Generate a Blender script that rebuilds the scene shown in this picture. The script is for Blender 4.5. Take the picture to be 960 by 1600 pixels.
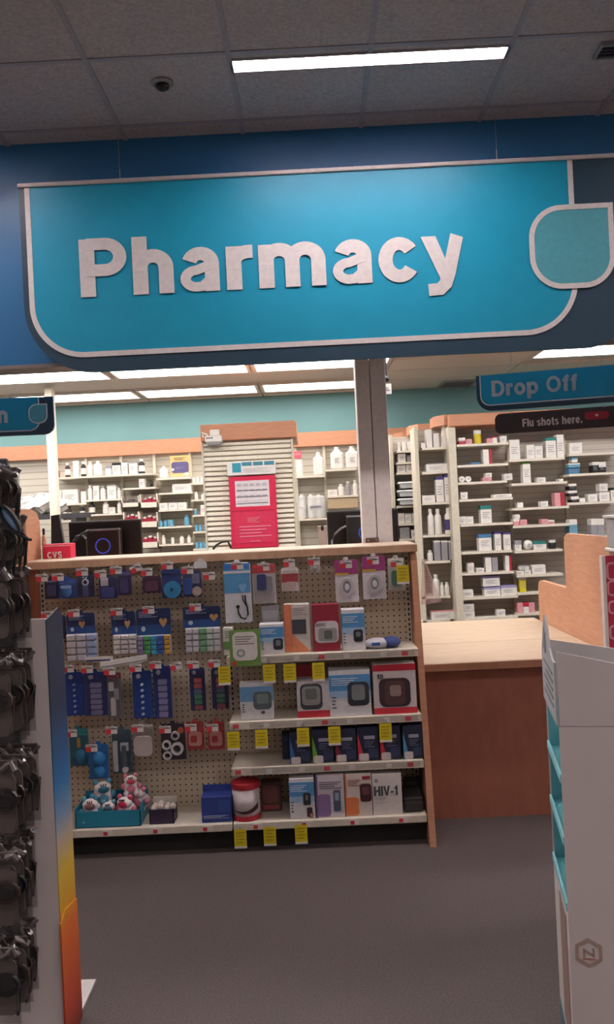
import bpy, math, random
from mathutils import Vector, Matrix
random.seed(7)
for o in list(bpy.data.objects): bpy.data.objects.remove(o)
S = bpy.context.scene
COL = S.collection

# ------------------------------------------------------------------ camera, world, lights, exposure
F, CX, CY = 1300.0, 480.0, 800.0
EYE = Vector((0, 0, 1.58))
YAW, ROLL = 0.0077, 0.048
fw = Vector((-math.sin(YAW), math.cos(YAW), 0)); r0 = Vector((math.cos(YAW), math.sin(YAW), 0)); u0 = Vector((0, 0, 1))
rt = r0*math.cos(ROLL) - u0*math.sin(ROLL)
up = u0*math.cos(ROLL) + r0*math.sin(ROLL)
cam = bpy.data.cameras.new('camera'); camo = bpy.data.objects.new('camera', cam); COL.objects.link(camo)
cam.sensor_fit = 'VERTICAL'; cam.sensor_height = 36; cam.lens = 36*F/1600; cam.clip_start = .05
m = Matrix((rt, up, -fw)).transposed().to_4x4(); m.translation = EYE; camo.matrix_world = m
S.camera = camo
S.view_settings.view_transform = 'Standard'; S.view_settings.look = 'None'
S.view_settings.exposure = 0.0; S.view_settings.gamma = 1; S.view_settings.use_curve_mapping = False
wd = bpy.data.worlds.new('world'); S.world = wd; wd.use_nodes = True
wd.node_tree.nodes['Background'].inputs[0].default_value = (.9, .85, .85, 1)
wd.node_tree.nodes['Background'].inputs[1].default_value = .02

ZC = 3.55            # shop ceiling
ZB = 2.94            # pharmacy ceiling
YF = 4.30            # fascia front
YBACK = 9.6          # pharmacy back wall

SLOT_E, TROF_E = 88.0, (15.0, 15.0, 6.5)      # lens radiance of the slot lights and of the troffers
SLOT_X0 = [-2.71-2.44, -2.71, -.27, 2.17, 2.17+2.44]; SLOT_Y = [3.65, .6, -2.45]
TROF = []            # troffers behind the counter: (x0, y0)
for ry in (5.25, 7.4, 9.0-.25):
    for k in range(-4, 5):
        if (ry > 6 and k == 2) or (ry > 8 and k > 1): continue
        TROF.append((-1.78+1.31*k, ry))

# ------------------------------------------------------------------ pixel -> place
def ray(px, py): return fw*F + rt*(px-CX) - up*(py-CY)
def W(px, py, D):
    d = ray(px, py); return EYE + d*(D/d.y)
def WZ(px, py, z):
    d = ray(px, py); return EYE + d*((z-EYE.z)/d.z)

# ------------------------------------------------------------------ materials
def lin(c):
    r = []
    for v in c:
        v = v/255; r.append(v/12.92 if v <= .04045 else ((v+.055)/1.055)**2.4)
    return (*r, 1)
MC = {}
def M(c, rough=.55, metal=0, var=.06, scale=40, bump=0, coat=0, emit=0, name='paint'):
    key = (c, rough, metal, var, scale, bump, coat, emit)
    if key in MC: return MC[key]
    mt = bpy.data.materials.new(name); mt.use_nodes = True; nt = mt.node_tree; b = nt.nodes['Principled BSDF']
    L = lin(c)
    b.inputs['Roughness'].default_value = rough; b.inputs['Metallic'].default_value = metal
    b.inputs['Coat Weight'].default_value = coat
    tc = nt.nodes.new('ShaderNodeTexCoord'); nz = nt.nodes.new('ShaderNodeTexNoise'); nz.inputs['Scale'].default_value = scale
    nz.inputs['Detail'].default_value = 3
    nt.links.new(tc.outputs['Object'], nz.inputs['Vector'])
    cr = nt.nodes.new('ShaderNodeValToRGB')
    cr.color_ramp.elements[0].position = .3; cr.color_ramp.elements[1].position = .7
    cr.color_ramp.elements[0].color = (*[v*(1-var) for v in L[:3]], 1); cr.color_ramp.elements[1].color = (*[min(1, v*(1+var)) for v in L[:3]], 1)
    nt.links.new(nz.outputs['Fac'], cr.inputs['Fac']); nt.links.new(cr.outputs['Color'], b.inputs['Base Color'])
    if bump:
        bp = nt.nodes.new('ShaderNodeBump'); bp.inputs['Strength'].default_value = bump; bp.inputs['Distance'].default_value = .004
        nt.links.new(nz.outputs['Fac'], bp.inputs['Height']); nt.links.new(bp.outputs['Normal'], b.inputs['Normal'])
    if emit:
        b.inputs['Emission Color'].default_value = L; b.inputs['Emission Strength'].default_value = emit
    MC[key] = mt; return mt
def clear_mat(name='clear_plastic', tint=(.9, .92, .95), amt=.25, rough=.08):
    mt = bpy.data.materials.new(name); mt.use_nodes = True; nt = mt.node_tree; nt.nodes.remove(nt.nodes['Principled BSDF'])
    out = nt.nodes['Material Output']; tr = nt.nodes.new('ShaderNodeBsdfTransparent'); gl = nt.nodes.new('ShaderNodeBsdfPrincipled')
    gl.inputs['Base Color'].default_value = (*tint, 1); gl.inputs['Roughness'].default_value = rough; gl.inputs['Specular IOR Level'].default_value = .8
    tc = nt.nodes.new('ShaderNodeTexCoord'); nz = nt.nodes.new('ShaderNodeTexNoise'); nz.inputs['Scale'].default_value = 25
    bp = nt.nodes.new('ShaderNodeBump'); bp.inputs['Strength'].default_value = .5; bp.inputs['Distance'].default_value = .01
    nt.links.new(tc.outputs['Object'], nz.inputs['Vector']); nt.links.new(nz.outputs['Fac'], bp.inputs['Height']); nt.links.new(bp.outputs['Normal'], gl.inputs['Normal'])
    mx = nt.nodes.new('ShaderNodeMixShader'); mx.inputs[0].default_value = amt
    nt.links.new(tr.outputs[0], mx.inputs[1]); nt.links.new(gl.outputs[0], mx.inputs[2]); nt.links.new(mx.outputs[0], out.inputs[0])
    return mt
CLEAR = clear_mat(tint=(.12, .12, .14), amt=.1)
CLEARG = clear_mat('glossy_clear_plastic', (.06, .055, .055), .3, .04)
FILM = clear_mat('pinkish_film', (.6, .48, .46), .32, .2)
BAG = clear_mat('milky_bag_film', (.85, .87, .9), .35, .15)
def emis(c, s, name='glow'):
    mt = bpy.data.materials.new(name); mt.use_nodes = True; b = mt.node_tree.nodes['Principled BSDF']
    b.inputs['Base Color'].default_value = lin(c); b.inputs['Emission Color'].default_value = lin(c); b.inputs['Emission Strength'].default_value = s
    return mt
def pegboard_mat(c, pitch=.0285, hole=.14):
    mt = bpy.data.materials.new('pegboard'); mt.use_nodes = True; nt = mt.node_tree; b = nt.nodes['Principled BSDF']
    N = nt.nodes.new; Lk = nt.links.new
    tc = N('ShaderNodeTexCoord'); sp = N('ShaderNodeSeparateXYZ'); Lk(tc.outputs['Object'], sp.inputs[0])
    def mth(op, a, bb=None):
        n = N('ShaderNodeMath'); n.operation = op
        for i, v in enumerate((a, bb)):
            if v is None: continue
            if isinstance(v, (int, float)): n.inputs[i].default_value = v
            else: Lk(v, n.inputs[i])
        return n.outputs[0]
    def cell(v): return mth('SUBTRACT', mth('FRACT', mth('DIVIDE', v, pitch)), .5)
    cx = cell(sp.outputs[0]); cz = cell(sp.outputs[2])
    d = mth('SQRT', mth('ADD', mth('MULTIPLY', cx, cx), mth('MULTIPLY', cz, cz)))
    lt = mth('LESS_THAN', d, hole)
    nz = N('ShaderNodeTexNoise'); nz.inputs['Scale'].default_value = 6; Lk(tc.outputs['Object'], nz.inputs['Vector'])
    cr = N('ShaderNodeValToRGB'); L = lin(c); cr.color_ramp.elements[0].color = (*[v*.9 for v in L[:3]], 1); cr.color_ramp.elements[1].color = L
    Lk(nz.outputs['Fac'], cr.inputs['Fac'])
    mx = N('ShaderNodeMix'); mx.data_type = 'RGBA'; Lk(lt, mx.inputs[0]); Lk(cr.outputs[0], mx.inputs[6]); mx.inputs[7].default_value = lin((50, 42, 36))
    Lk(mx.outputs[2], b.inputs['Base Color']); b.inputs['Roughness'].default_value = .6
    return mt
def ramp_mat(stops, name, axis=2, z0=0, z1=1, rough=.4):
    """printed colour bands along one object axis"""
    mt = bpy.data.materials.new(name); mt.use_nodes = True; nt = mt.node_tree; b = nt.nodes['Principled BSDF']
    tc = nt.nodes.new('ShaderNodeTexCoord'); sp = nt.nodes.new('ShaderNodeSeparateXYZ'); mr = nt.nodes.new('ShaderNodeMapRange')
    mr.inputs[1].default_value = z0; mr.inputs[2].default_value = z1
    cr = nt.nodes.new('ShaderNodeValToRGB'); e = cr.color_ramp.elements
    while len(e) < len(stops): e.new(.5)
    for i, (p, c) in enumerate(stops): e[i].position = p; e[i].color = lin(c)
    nt.links.new(tc.outputs['Object'], sp.inputs[0]); nt.links.new(sp.outputs[axis], mr.inputs[0]); nt.links.new(mr.outputs[0], cr.inputs[0]); nt.links.new(cr.outputs[0], b.inputs['Base Color'])
    b.inputs['Roughness'].default_value = rough
    return mt
def wood_mat(c1, c2, name, sc=(3, 3, 30), rough=.45):
    mt = bpy.data.materials.new(name); mt.use_nodes = True; nt = mt.node_tree; b = nt.nodes['Principled BSDF']
    tc = nt.nodes.new('ShaderNodeTexCoord'); mp = nt.nodes.new('ShaderNodeMapping'); mp.inputs['Scale'].default_value = sc
    nz = nt.nodes.new('ShaderNodeTexNoise'); nz.inputs['Scale'].default_value = 4; nz.inputs['Detail'].default_value = 5
    cr = nt.nodes.new('ShaderNodeValToRGB'); cr.color_ramp.elements[0].position = .35; cr.color_ramp.elements[1].position = .65
    cr.color_ramp.elements[0].color = lin(c1); cr.color_ramp.elements[1].color = lin(c2)
    nt.links.new(tc.outputs['Object'], mp.inputs[0]); nt.links.new(mp.outputs[0], nz.inputs['Vector']); nt.links.new(nz.outputs['Fac'], cr.inputs[0]); nt.links.new(cr.outputs[0], b.inputs['Base Color'])
    b.inputs['Roughness'].default_value = rough
    return mt

# ------------------------------------------------------------------ mesh builder
ORG = {}
class MB:
    def __init__(s): s.v = []; s.f = []
    def add(s, vs, fs):
        n = len(s.v); s.v += [tuple(v) for v in vs]; s.f += [tuple(i+n for i in f) for f in fs]; return s
    def box(s, x0, x1, y0, y1, z0, z1):
        return s.add([(x0,y0,z0),(x1,y0,z0),(x1,y1,z0),(x0,y1,z0),(x0,y0,z1),(x1,y0,z1),(x1,y1,z1),(x0,y1,z1)],
                     [(0,3,2,1),(4,5,6,7),(0,1,5,4),(1,2,6,5),(2,3,7,6),(3,0,4,7)])
    def cbox(s, x0, x1, y0, y1, z0, z1, c=.003):
        """box with its vertical and front edges chamfered"""
        c = min(c, (x1-x0)*.3, (y1-y0)*.3, (z1-z0)*.3)
        rings = []
        for (z, k) in ((z0, c), (z0+c, 0), (z1-c, 0), (z1, c)):
            a0, a1, b0, b1 = x0+k, x1-k, y0+k, y1-k
            q = c if k == 0 else c*.5
            rings.append([(a0+q,b0,z),(a1-q,b0,z),(a1,b0+q,z),(a1,b1-q,z),(a1-q,b1,z),(a0+q,b1,z),(a0,b1-q,z),(a0,b0+q,z)])
        vs = [v for r in rings for v in r]; fs = [tuple(range(7, -1, -1)), tuple(range(24, 32))]
        for i in range(3):
            for j in range(8):
                k = (j+1) % 8; fs.append((i*8+j, i*8+k, (i+1)*8+k, (i+1)*8+j))
        return s.add(vs, fs)
    def prism(s, poly, a, b, axis='y'):
        """extrude a polygon; axis y: poly is (x,z); axis x: poly is (y,z); axis z: poly is (x,y)"""
        n = len(poly)
        def pt(p, t):
            return (p[0], t, p[1]) if axis == 'y' else ((t, p[0], p[1]) if axis == 'x' else (p[0], p[1], t))
        vs = [pt(p, a) for p in poly]+[pt(p, b) for p in poly]
        fs = [tuple(range(n)), tuple(range(2*n-1, n-1, -1))]+[(i, i+n, (i+1) % n+n, (i+1) % n) for i in range(n)]
        return s.add(vs, fs)
    def lathe(s, prof, cx, cy, cz, n=14, axis='z'):
        k = len(prof); vs = []; fs = []
        for (r, h) in prof:
            for i in range(n):
                a = 2*math.pi*i/n
                if axis == 'z': vs.append((cx+r*math.cos(a), cy+r*math.sin(a), cz+h))
                elif axis == 'y': vs.append((cx+r*math.cos(a), cy+h, cz+r*math.sin(a)))
                else: vs.append((cx+h, cy+r*math.cos(a), cz+r*math.sin(a)))
        for j in range(k-1):
            for i in range(n):
                q = (i+1) % n; fs.append((j*n+i, j*n+q, (j+1)*n+q, (j+1)*n+i))
        fs.append(tuple(range(n-1, -1, -1))); fs.append(tuple(range((k-1)*n, k*n)))
        return s.add(vs, fs)
    def ball(s, c, r, n=14, sq=(1, 1, 1)):
        m = 9; pr = [(r*max(.02, math.sin(math.pi*i/(m-1))), -r*math.cos(math.pi*i/(m-1))) for i in range(m)]
        k = len(s.v); s.lathe(pr, 0, 0, 0, n)
        for i in range(k, len(s.v)):
            v = s.v[i]; s.v[i] = (c[0]+v[0]*sq[0], c[1]+v[1]*sq[1], c[2]+v[2]*sq[2])
        return s
    def tube(s, pts, r, n=8):
        pts = [Vector(p) for p in pts]; rings = []
        for i, p in enumerate(pts):
            t = (pts[min(i+1, len(pts)-1)]-pts[max(i-1, 0)]).normalized()
            a = Vector((0, 0, 1)) if abs(t.z) < .9 else Vector((1, 0, 0))
            u = t.cross(a).normalized(); w = t.cross(u)
            rings.append([p+u*(r*math.cos(2*math.pi*j/n))+w*(r*math.sin(2*math.pi*j/n)) for j in range(n)])
        vs = [v for q in rings for v in q]; fs = []
        for i in range(len(pts)-1):
            for j in range(n):
                k = (j+1) % n; fs.append((i*n+j, i*n+k, (i+1)*n+k, (i+1)*n+j))
        fs.append(tuple(range(n-1, -1, -1))); fs.append(tuple(range((len(pts)-1)*n, len(pts)*n)))
        return s.add(vs, fs)
    def band(s, pts, w, y0, y1, closed=False):
        """flat stroke of width w along (x,z) points"""
        n = len(pts); L = []; R = []
        for i in range(n):
            a = pts[(i-1) % n] if closed or i > 0 else pts[i]; b = pts[(i+1) % n] if closed or i < n-1 else pts[i]
            p = pts[i]; d1 = Vector((p[0]-a[0], p[1]-a[1])); d2 = Vector((b[0]-p[0], b[1]-p[1]))
            d = (d1.normalized() if d1.length > 1e-9 else Vector((0,0)))+(d2.normalized() if d2.length > 1e-9 else Vector((0,0)))
            d.normalize(); nn = Vector((-d.y, d.x)); k = 1
            if d1.length > 1e-9: k = 1/max(.5, abs(nn.dot(Vector((-d1.y, d1.x)).normalized())))
            L.append((p[0]+nn.x*w/2*k, p[1]+nn.y*w/2*k)); R.append((p[0]-nn.x*w/2*k, p[1]-nn.y*w/2*k))
        for i in range(n if closed else n-1):
            j = (i+1) % n; s.prism([R[i], R[j], L[j], L[i]], y0, y1)
        return s
    def build(s, name, mat, parent=None, local=False, smooth=False, kind=None):
        me = bpy.data.meshes.new(name)
        off = Vector((0, 0, 0))
        if parent is not None and not local: off = ORG.get(parent, Vector((0, 0, 0)))
        me.from_pydata([tuple(Vector(v)-off) for v in s.v], [], s.f)
        me.materials.append(mat)
        if smooth:
            for p in me.polygons: p.use_smooth = True
        me.update()
        o = bpy.data.objects.new(name, me); COL.objects.link(o)
        if parent is not None:
            o.parent = parent; ORG[o] = off.copy()
        else: ORG[o] = Vector((0, 0, 0))
        if kind: o['kind'] = kind
        return o
def fixn(o):
    import bmesh
    bm = bmesh.new(); bm.from_mesh(o.data); bmesh.ops.recalc_face_normals(bm, faces=bm.faces); bm.to_mesh(o.data); bm.free(); return o
def thing(name, label, cat, loc=(0, 0, 0), rz=0, group=None):
    o = bpy.data.objects.new(name, None); COL.objects.link(o); o.empty_display_size = .05
    o.location = loc; o.rotation_euler = (0, 0, rz); o['label'] = label; o['category'] = cat
    if group: o['group'] = group
    ORG[o] = Vector(loc); return o
def tag(o, label, cat, group=None):
    o['label'] = label; o['category'] = cat
    if group: o['group'] = group
    return o
def struct(name, mb, mat): return mb.build(name, mat, kind='structure')
def ar(cx, cz, r, a0, a1, n=10):
    return [(cx+r*math.cos(math.radians(a0+(a1-a0)*i/n)), cz+r*math.sin(math.radians(a0+(a1-a0)*i/n))) for i in range(n+1)]
def rrect(x0, x1, z0, z1, r, n=6):
    return ar(x1-r, z0+r, r, -90, 0, n)+ar(x1-r, z1-r, r, 0, 90, n)+ar(x0+r, z1-r, r, 90, 180, n)+ar(x0+r, z0+r, r, 180, 270, n)
# lettering: heavy sans-serif strokes; cap height 1, x-height XH, stroke GW
GW, XH = .238, .75
def el(cx, cz, rx, rz, a0, a1, n=18): return [(cx+rx*math.cos(math.radians(a0+(a1-a0)*i/n)), cz+rz*math.sin(math.radians(a0+(a1-a0)*i/n))) for i in range(n+1)]
def glyph(ch):
    """-> advance, strokes [(points, closed, width)], polygons"""
    w = GW; h = w/2; x = XH; q = .185; qq = q/2
    def arch(x0, wd, top=x): R = x0+wd; return [(x0, top-.36)]+el((x0+R)/2, top-qq-.2, wd/2, .2, 180, 0, 14)+[(R, 0)]
    E = lambda wd, zc, hz: el(wd/2, zc, wd/2-h*.95, hz-qq, 0, 340, 17)
    if ch == ' ': return .32, [], []
    if ch == '.': return .22, [([(h, 0), (h, w)], 0, w)], []
    if ch == '-': return .36, [([(0.02, .36), (.34, .36)], 0, .17)], []
    if ch == 'P':
        zm = .36+qq; zc = (1-qq+zm)/2; r = (1-qq-zm)/2
        return .74, [([(h, 0), (h, 1)], 0, w), ([(h, 1-qq), (.40, 1-qq)]+el(.40, zc, .235, r, 90, -90, 14)+[(h, zm)], 0, q+.02)], []
    if ch == 'D': return .80, [([(h, 0), (h, 1)], 0, w), ([(h, 1-qq), (.34, 1-qq)]+el(.34, .5, .36, .5-qq, 90, -90, 16)+[(h, qq)], 0, q+.02)], []
    if ch == 'O': return .88, [(el(.44, .5, .34, .5-qq, 0, 345, 23), 1, .19)], []
    if ch == '0': return .6, [(el(.3, .5, .2, .5-qq, 0, 345, 23), 1, .18)], []
    if ch == 'C': return .82, [(el(.44, .5, .34, .5-qq, 40, 320, 20), 0, .19)], []
    if ch == 'V': return .8, [], [[(0, 1), (.23, 1), (.4, .3), (.4, 0), (.29, 0)], [(.8, 1), (.57, 1), (.4, .3), (.4, 0), (.51, 0)]]
    if ch == 'S': return .74, [(el(.37, .735, .25, .18, 15, 180, 9)+el(.37, .70, .25, .14, 190, 250, 4)+el(.38, .31, .26, .15, 70, -5, 5)+el(.37, .265, .27, .18, -10, -170, 10), 0, .175)], []
    if ch == 'H': return .78, [([(h, 0), (h, 1)], 0, w), ([(.78-h, 0), (.78-h, 1)], 0, w), ([(h, .52), (.7, .52)], 0, .17)], []
    if ch == 'I': return .22, [([(h, 0), (h, 1)], 0, w)], []
    if ch == 'F': return .62, [([(h, 0), (h, 1)], 0, w), ([(h, 1-qq), (.62, 1-qq)], 0, q), ([(h, .5), (.55, .5)], 0, q)], []
    if ch == '1': return .42, [([(.3, 0), (.3, 1)], 0, w), ([(.02, .72), (.14, .75), (.28, .92)], 0, .12)], []
    if ch == 'h': return .64, [([(h, 0), (h, 1)], 0, w), (arch(h, .64-w), 0, w*.97)], []
    if ch == 'n': return .64, [([(h, 0), (h, x)], 0, w), (arch(h, .64-w), 0, w*.97)], []
    if ch == 'm': return 1.05, [([(h, 0), (h, x)], 0, w), (arch(h, .525-h), 0, w*.95), (arch(.525, .525-h), 0, w*.95)], []
    if ch == 'u': return .64, [([(.64-h, 0), (.64-h, x)], 0, w), ([(.64-a, x-b) for a, b in arch(h, .64-w)], 0, w*.97)], []
    if ch == 'r': return .42, [([(h, 0), (h, x)], 0, w), ([(h, x-.4)]+el(.36, x-.1-.2, .25, .2, 180, 92, 8)+[(.42, x-.1)], 0, w*.95)], []
    if ch == 'a':
        R = .63-h
        return .65, [([(R, 0), (R, .46)]+el((R+h)/2+.02, x-qq-.17, (R-h)/2-.02, .17, 0, 165, 12), 0, w*.95),
                     ([(R, .46), (.40, .42)]+el(.27, .225, .175, .145, 90, 270, 12)+[(.36, .09), (R-.03, .2), (R, .28)], 0, .16)], []
    if ch == 'c': return .58, [(el(.32, x/2, .215, x/2-qq, 35, 325, 20), 0, w*.92)], []
    if ch == 'o': return .68, [(el(.34, x/2, .235, x/2-qq, 0, 342, 19), 1, w*.92)], []
    if ch == 'p': return .68, [([(h, -.27), (h, x)], 0, w), (el(.36, x/2, .22, x/2-qq, 0, 342, 19), 1, w*.88)], []
    if ch == 'e': return .64, [([(.56, x/2-.02), (.1, x/2-.02)], 0, .12), (el(.32, x/2, .215, x/2-qq, 0, 318, 20), 0, w*.9)], []
    if ch == 'f': return .4, [([(.2, 0), (.2, .78)]+el(.32, .78, .12, .13, 180, 95, 6)+[(.4, .91)], 0, w*.95), ([(0, x-.07), (.38, x-.07)], 0, .14)], []
    if ch == 't': return .4, [([(.2, .95), (.2, .2)]+el(.31, .2, .11, .13, 180, 265, 6)+[(.39, .075)], 0, w*.95), ([(0, x-.07), (.38, x-.07)], 0, .14)], []
    if ch == 'l': return .22, [([(h, 0), (h, 1)], 0, w)], []
    if ch == 's': return .58, [(el(.29, .56, .19, .105, 20, 180, 8)+el(.29, .54, .19, .12, 195, 250, 3)+el(.3, .215, .2, .13, 70, 0, 4)+el(.29, .185, .2, .11, -10, -165, 9), 0, .145)], []
    if ch == 'y': return .68, [([(.565, x), (.56, x-.012), (.415, .1), (.355, -.08), (.27, -.165), (.09, -.175)], 0, .205)], [[(0, x), (.23, x), (.40, .26), (.42, .0), (.29, -.01)]]
    return .5, [([(h, 0), (h, x)], 0, w)], []
def text(name, s, x0, x1, zb, cap, y, mat, parent, local=False, gap=.085):
    """letters from baseline zb, capital height cap, spread over x0..x1 on a plane facing -y"""
    mb = MB(); pen = 0; adv = sum(glyph(c)[0] for c in s)+gap*(len(s)-1); k = (x1-x0)/adv; o = None
    for i, c in enumerate(s):
        a, st, po = glyph(c); t = MB(); n = 0
        for pts, cl, w in st:
            e = len(t.v); t.band(pts, w, 0, .003, bool(cl)); n += 1
            t.v[e:] = [(v[0], v[1]-.0012*n, v[2]) for v in t.v[e:]]
        for p in po:
            e = len(t.v); t.prism(p, 0, .003); n += 1
            t.v[e:] = [(v[0], v[1]-.0012*n, v[2]) for v in t.v[e:]]
        t.v = [(x0+(pen+v[0])*k, y+v[1], zb+v[2]*cap) for v in t.v]
        pen += a+gap
        if cap > .05:
            if t.v: o = fixn(t.build('letter', mat, parent, local))
        else: mb.add(t.v, t.f)
    if mb.v: o = fixn(mb.build(name, mat, parent, local, kind='stuff'))
    return o

# shared colours
WHITE = M((225, 222, 216)); OFFW = M((205, 200, 190)); RED = M((196, 30, 58)); NAVY = M((30, 42, 92)); BLUE = M((40, 75, 150))
BLACK = M((22, 21, 23), .5); DGREY = M((58, 58, 62)); GREY = M((140, 140, 142)); STEEL = M((170, 168, 165), .35, .8)
CREAM = M((205, 198, 180), .6, name='cream_enamel')
WOOD = wood_mat((182, 130, 100), (194, 142, 111), 'maple_laminate', (2, 2, 14))
WOOD2 = wood_mat((170, 106, 78), (184, 118, 88), 'brown_laminate', (10, 2, 2))
TOPW = wood_mat((184, 162, 138), (194, 172, 148), 'pale_laminate', (3, 12, 3))
CAPW = wood_mat((188, 130, 98), (198, 140, 107), 'trim_laminate', (3, 3, 20))
REDBROWN = wood_mat((158, 100, 78), (166, 107, 84), 'red_brown_laminate', (6, 6, 2), .6)
#NEXT
# ================================================================== THE SETTING
CARPET = M((85, 77, 76), .95, 0, .28, 160, .6, name='carpet')
struct('floor', MB().box(-6, 6, -4.5, 10, -.05, 0), CARPET)
TEAL = M((112, 156, 158), .7, 0, .03, 3, name='teal_wall_paint')
struct('wall_back', MB().box(-6, 6, YBACK, YBACK+.1, 0, ZB+.2), TEAL)
SHOPW = M((196, 190, 184), .8, 0, .03, 3, name='shop_wall_paint')
struct('wall_left', MB().box(-6.1, -6, -4.5, 10, 0, ZC+.1), SHOPW)
struct('wall_right', MB().box(6, 6.1, -4.5, 10, 0, ZC+.1), SHOPW)
struct('wall_front', MB().box(-6, 6, -4.6, -4.5, 0, ZC+.1), SHOPW)
FASC = M((44, 108, 156), .38, 0, .04, 3, name='fascia_blue_paint')
ZFB = W(20, 571, YF).z
fas = struct('wall_header', MB().box(-6, 6, YF, YF+.16, ZFB, ZC+.1), FASC)
struct('trim_1', MB().box(-6, 6, YF-.004, YF+.16, ZFB-.02, ZFB), M((120, 112, 108)))

# shop ceiling: grid bars and tiles laid one by one
TILE = M((170, 165, 166), .95, 0, .16, 70, .5, name='ceiling_tile')
BAR = M((150, 148, 154), .6, name='grid_bar')
ceil = struct('ceiling', MB().box(-6, 6, -4.5, YF+.16, ZC+.16, ZC+.2), M((120, 120, 120)))
GX, GY = -.27, 3.54
slot_cells = []
for yy in SLOT_Y:
    for xx in SLOT_X0: slot_cells.append((xx, yy))
def tile_mesh(x0, x1, y0, y1):
    mb = MB(); q = .008
    mb.box(x0+q, x1-q, y0+q, y1-q, ZC, ZC+.02)
    return mb
xs = [GX+.61*k for k in range(-9, 11)]; ys = [GY+.61*k for k in range(-13, 2)]
for y0 in ys:
    for x0 in xs:
        y1 = min(y0+.61, YF)
        yc = y0
        hit = [s for s in slot_cells if abs(s[1]-.09-(y0+.02)) < .3 and s[0]-.01 <= x0 < s[0]+1.2 and s[1] > y0 and s[1] < y1]
        if hit: yc = hit[0][1]+.055
        tile_mesh(max(x0, -6), min(x0+.61, 6), yc, y1).build('ceiling_tile', TILE, ceil)
        if hit and hit[0][1]-.055-y0 > .03: tile_mesh(max(x0, -6), min(x0+.61, 6), y0, hit[0][1]-.055).build('ceiling_tile', TILE, ceil)
for x0 in xs: # bars along the depth, broken where a light sits
    segs = [(-4.5, YF)]
    for (sx, sy) in slot_cells:
        if sx+.05 < x0 < sx+1.17:
            segs = [q for (a, b) in segs for q in (((a, sy-.05), (sy+.05, b)) if a < sy < b else ((a, b),))]
    for (a, b) in segs: MB().box(x0-.012, x0+.012, a, b, ZC-.004, ZC+.012).build('grid_bar', BAR, ceil)
for y0 in ys: MB().box(-6, 6, y0-.012, y0+.012, ZC-.0045, ZC+.0115).build('grid_bar', BAR, ceil)

LENS = emis((255, 240, 240), SLOT_E, 'slot_lens_glow')
HOUS = M((205, 198, 200), .4, name='light_housing')
def slot_light(x0, y, label, grp):
    t = thing('slot_light', label, 'ceiling light', (x0+.61, y, ZC), group=grp)
    a, b, h = y-.05, y+.05, .05
    x1 = x0+1.22; k = .006
    f = MB().box(x0, x1, a, a+k, ZC-.004, ZC+h).box(x0, x1, b-k, b, ZC-.004, ZC+h).box(x0, x0+k, a, b, ZC-.004, ZC+h).box(x1-k, x1, a, b, ZC-.004, ZC+h).box(x0, x1, a, b, ZC+h, ZC+h+.01)
    f.build('housing', HOUS, t)
    MB().box(x0+k, x1-k, a+k, b-k, ZC+.03, ZC+.04).build('lens', LENS, t)
for (xx, yy) in slot_cells:
    gl = None if (xx == -.27 and yy == 3.65) else 'slot lights of the shop ceiling'
    near = 'over the big pharmacy sign' if (xx == -.27 and yy == 3.65) else ('beside the blue header wall' if yy == 3.65 else 'over the shop aisles')
    slot_light(xx, yy, 'narrow recessed slot light glowing white in the ceiling '+near, gl)

# pharmacy ceiling: lay-in tiles with troffers
ceb = struct('ceiling_pharmacy', MB().box(-6, 6, YF+.16, YBACK, ZB+.1, ZB+.14), M((150, 148, 144)))
PT = M((206, 200, 190), .95, 0, .05, 60, .2, name='pharmacy_tile')
base = MB().box(-.645, .645, -.297, .297, 0, .02)
pm = None
ytile = [4.9+.61*k-.3 for k in range(0, 9)]
for y0 in ytile:
    for k in range(-5, 5):
        x0 = -1.78-.045+1.31*k
        if any(abs(x0+.045-tx) < .1 and y0 < ty+.55 and y0+.6 > ty-.05 for tx, ty in TROF): continue
        if pm is None:
            o = base.build('ceiling_tile', PT, ceb); pm = o.data
        else:
            o = bpy.data.objects.new('ceiling_tile', pm); COL.objects.link(o); o.parent = ceb
        o.location = (x0+.655, y0+.305, ZB)
fills = MB().box(-6, 6, YF+.16, YBACK, ZB+.021, ZB+.03).build('grid_bar', M((190, 184, 176)), ceb)
TL = [emis((255, 249, 245), e, 'troffer_lens_glow') for e in TROF_E]
for i, (x, y) in enumerate(TROF):
    row = round((y-5.25)/1.75)
    t = thing('troffer', 'white fluorescent troffer in the pharmacy ceiling, %s row' % ('nearest the blue header', 'middle', 'nearest the teal wall')[0 if y < 6 else 1 if y < 8 else 2], 'ceiling light', (x+.61, y+.25, ZB), group='troffers of the row '+('nearest the blue header', 'in the middle', 'nearest the teal wall')[0 if y < 6 else 1 if y < 8 else 2])
    MB().box(x-.03, x+1.25, y-.03, y, ZB-.008, ZB+.05).box(x-.03, x+1.25, y+.5, y+.53, ZB-.008, ZB+.05).box(x-.03, x, y, y+.5, ZB-.008, ZB+.05).box(x+1.22, x+1.25, y, y+.5, ZB-.008, ZB+.05).build('frame', OFFW, t)
    MB().box(x, x+1.22, y, y+.5, ZB-.003, ZB+.01).build('lens', TL[0 if y < 6 else 1 if y < 8 else 2], t)

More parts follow.
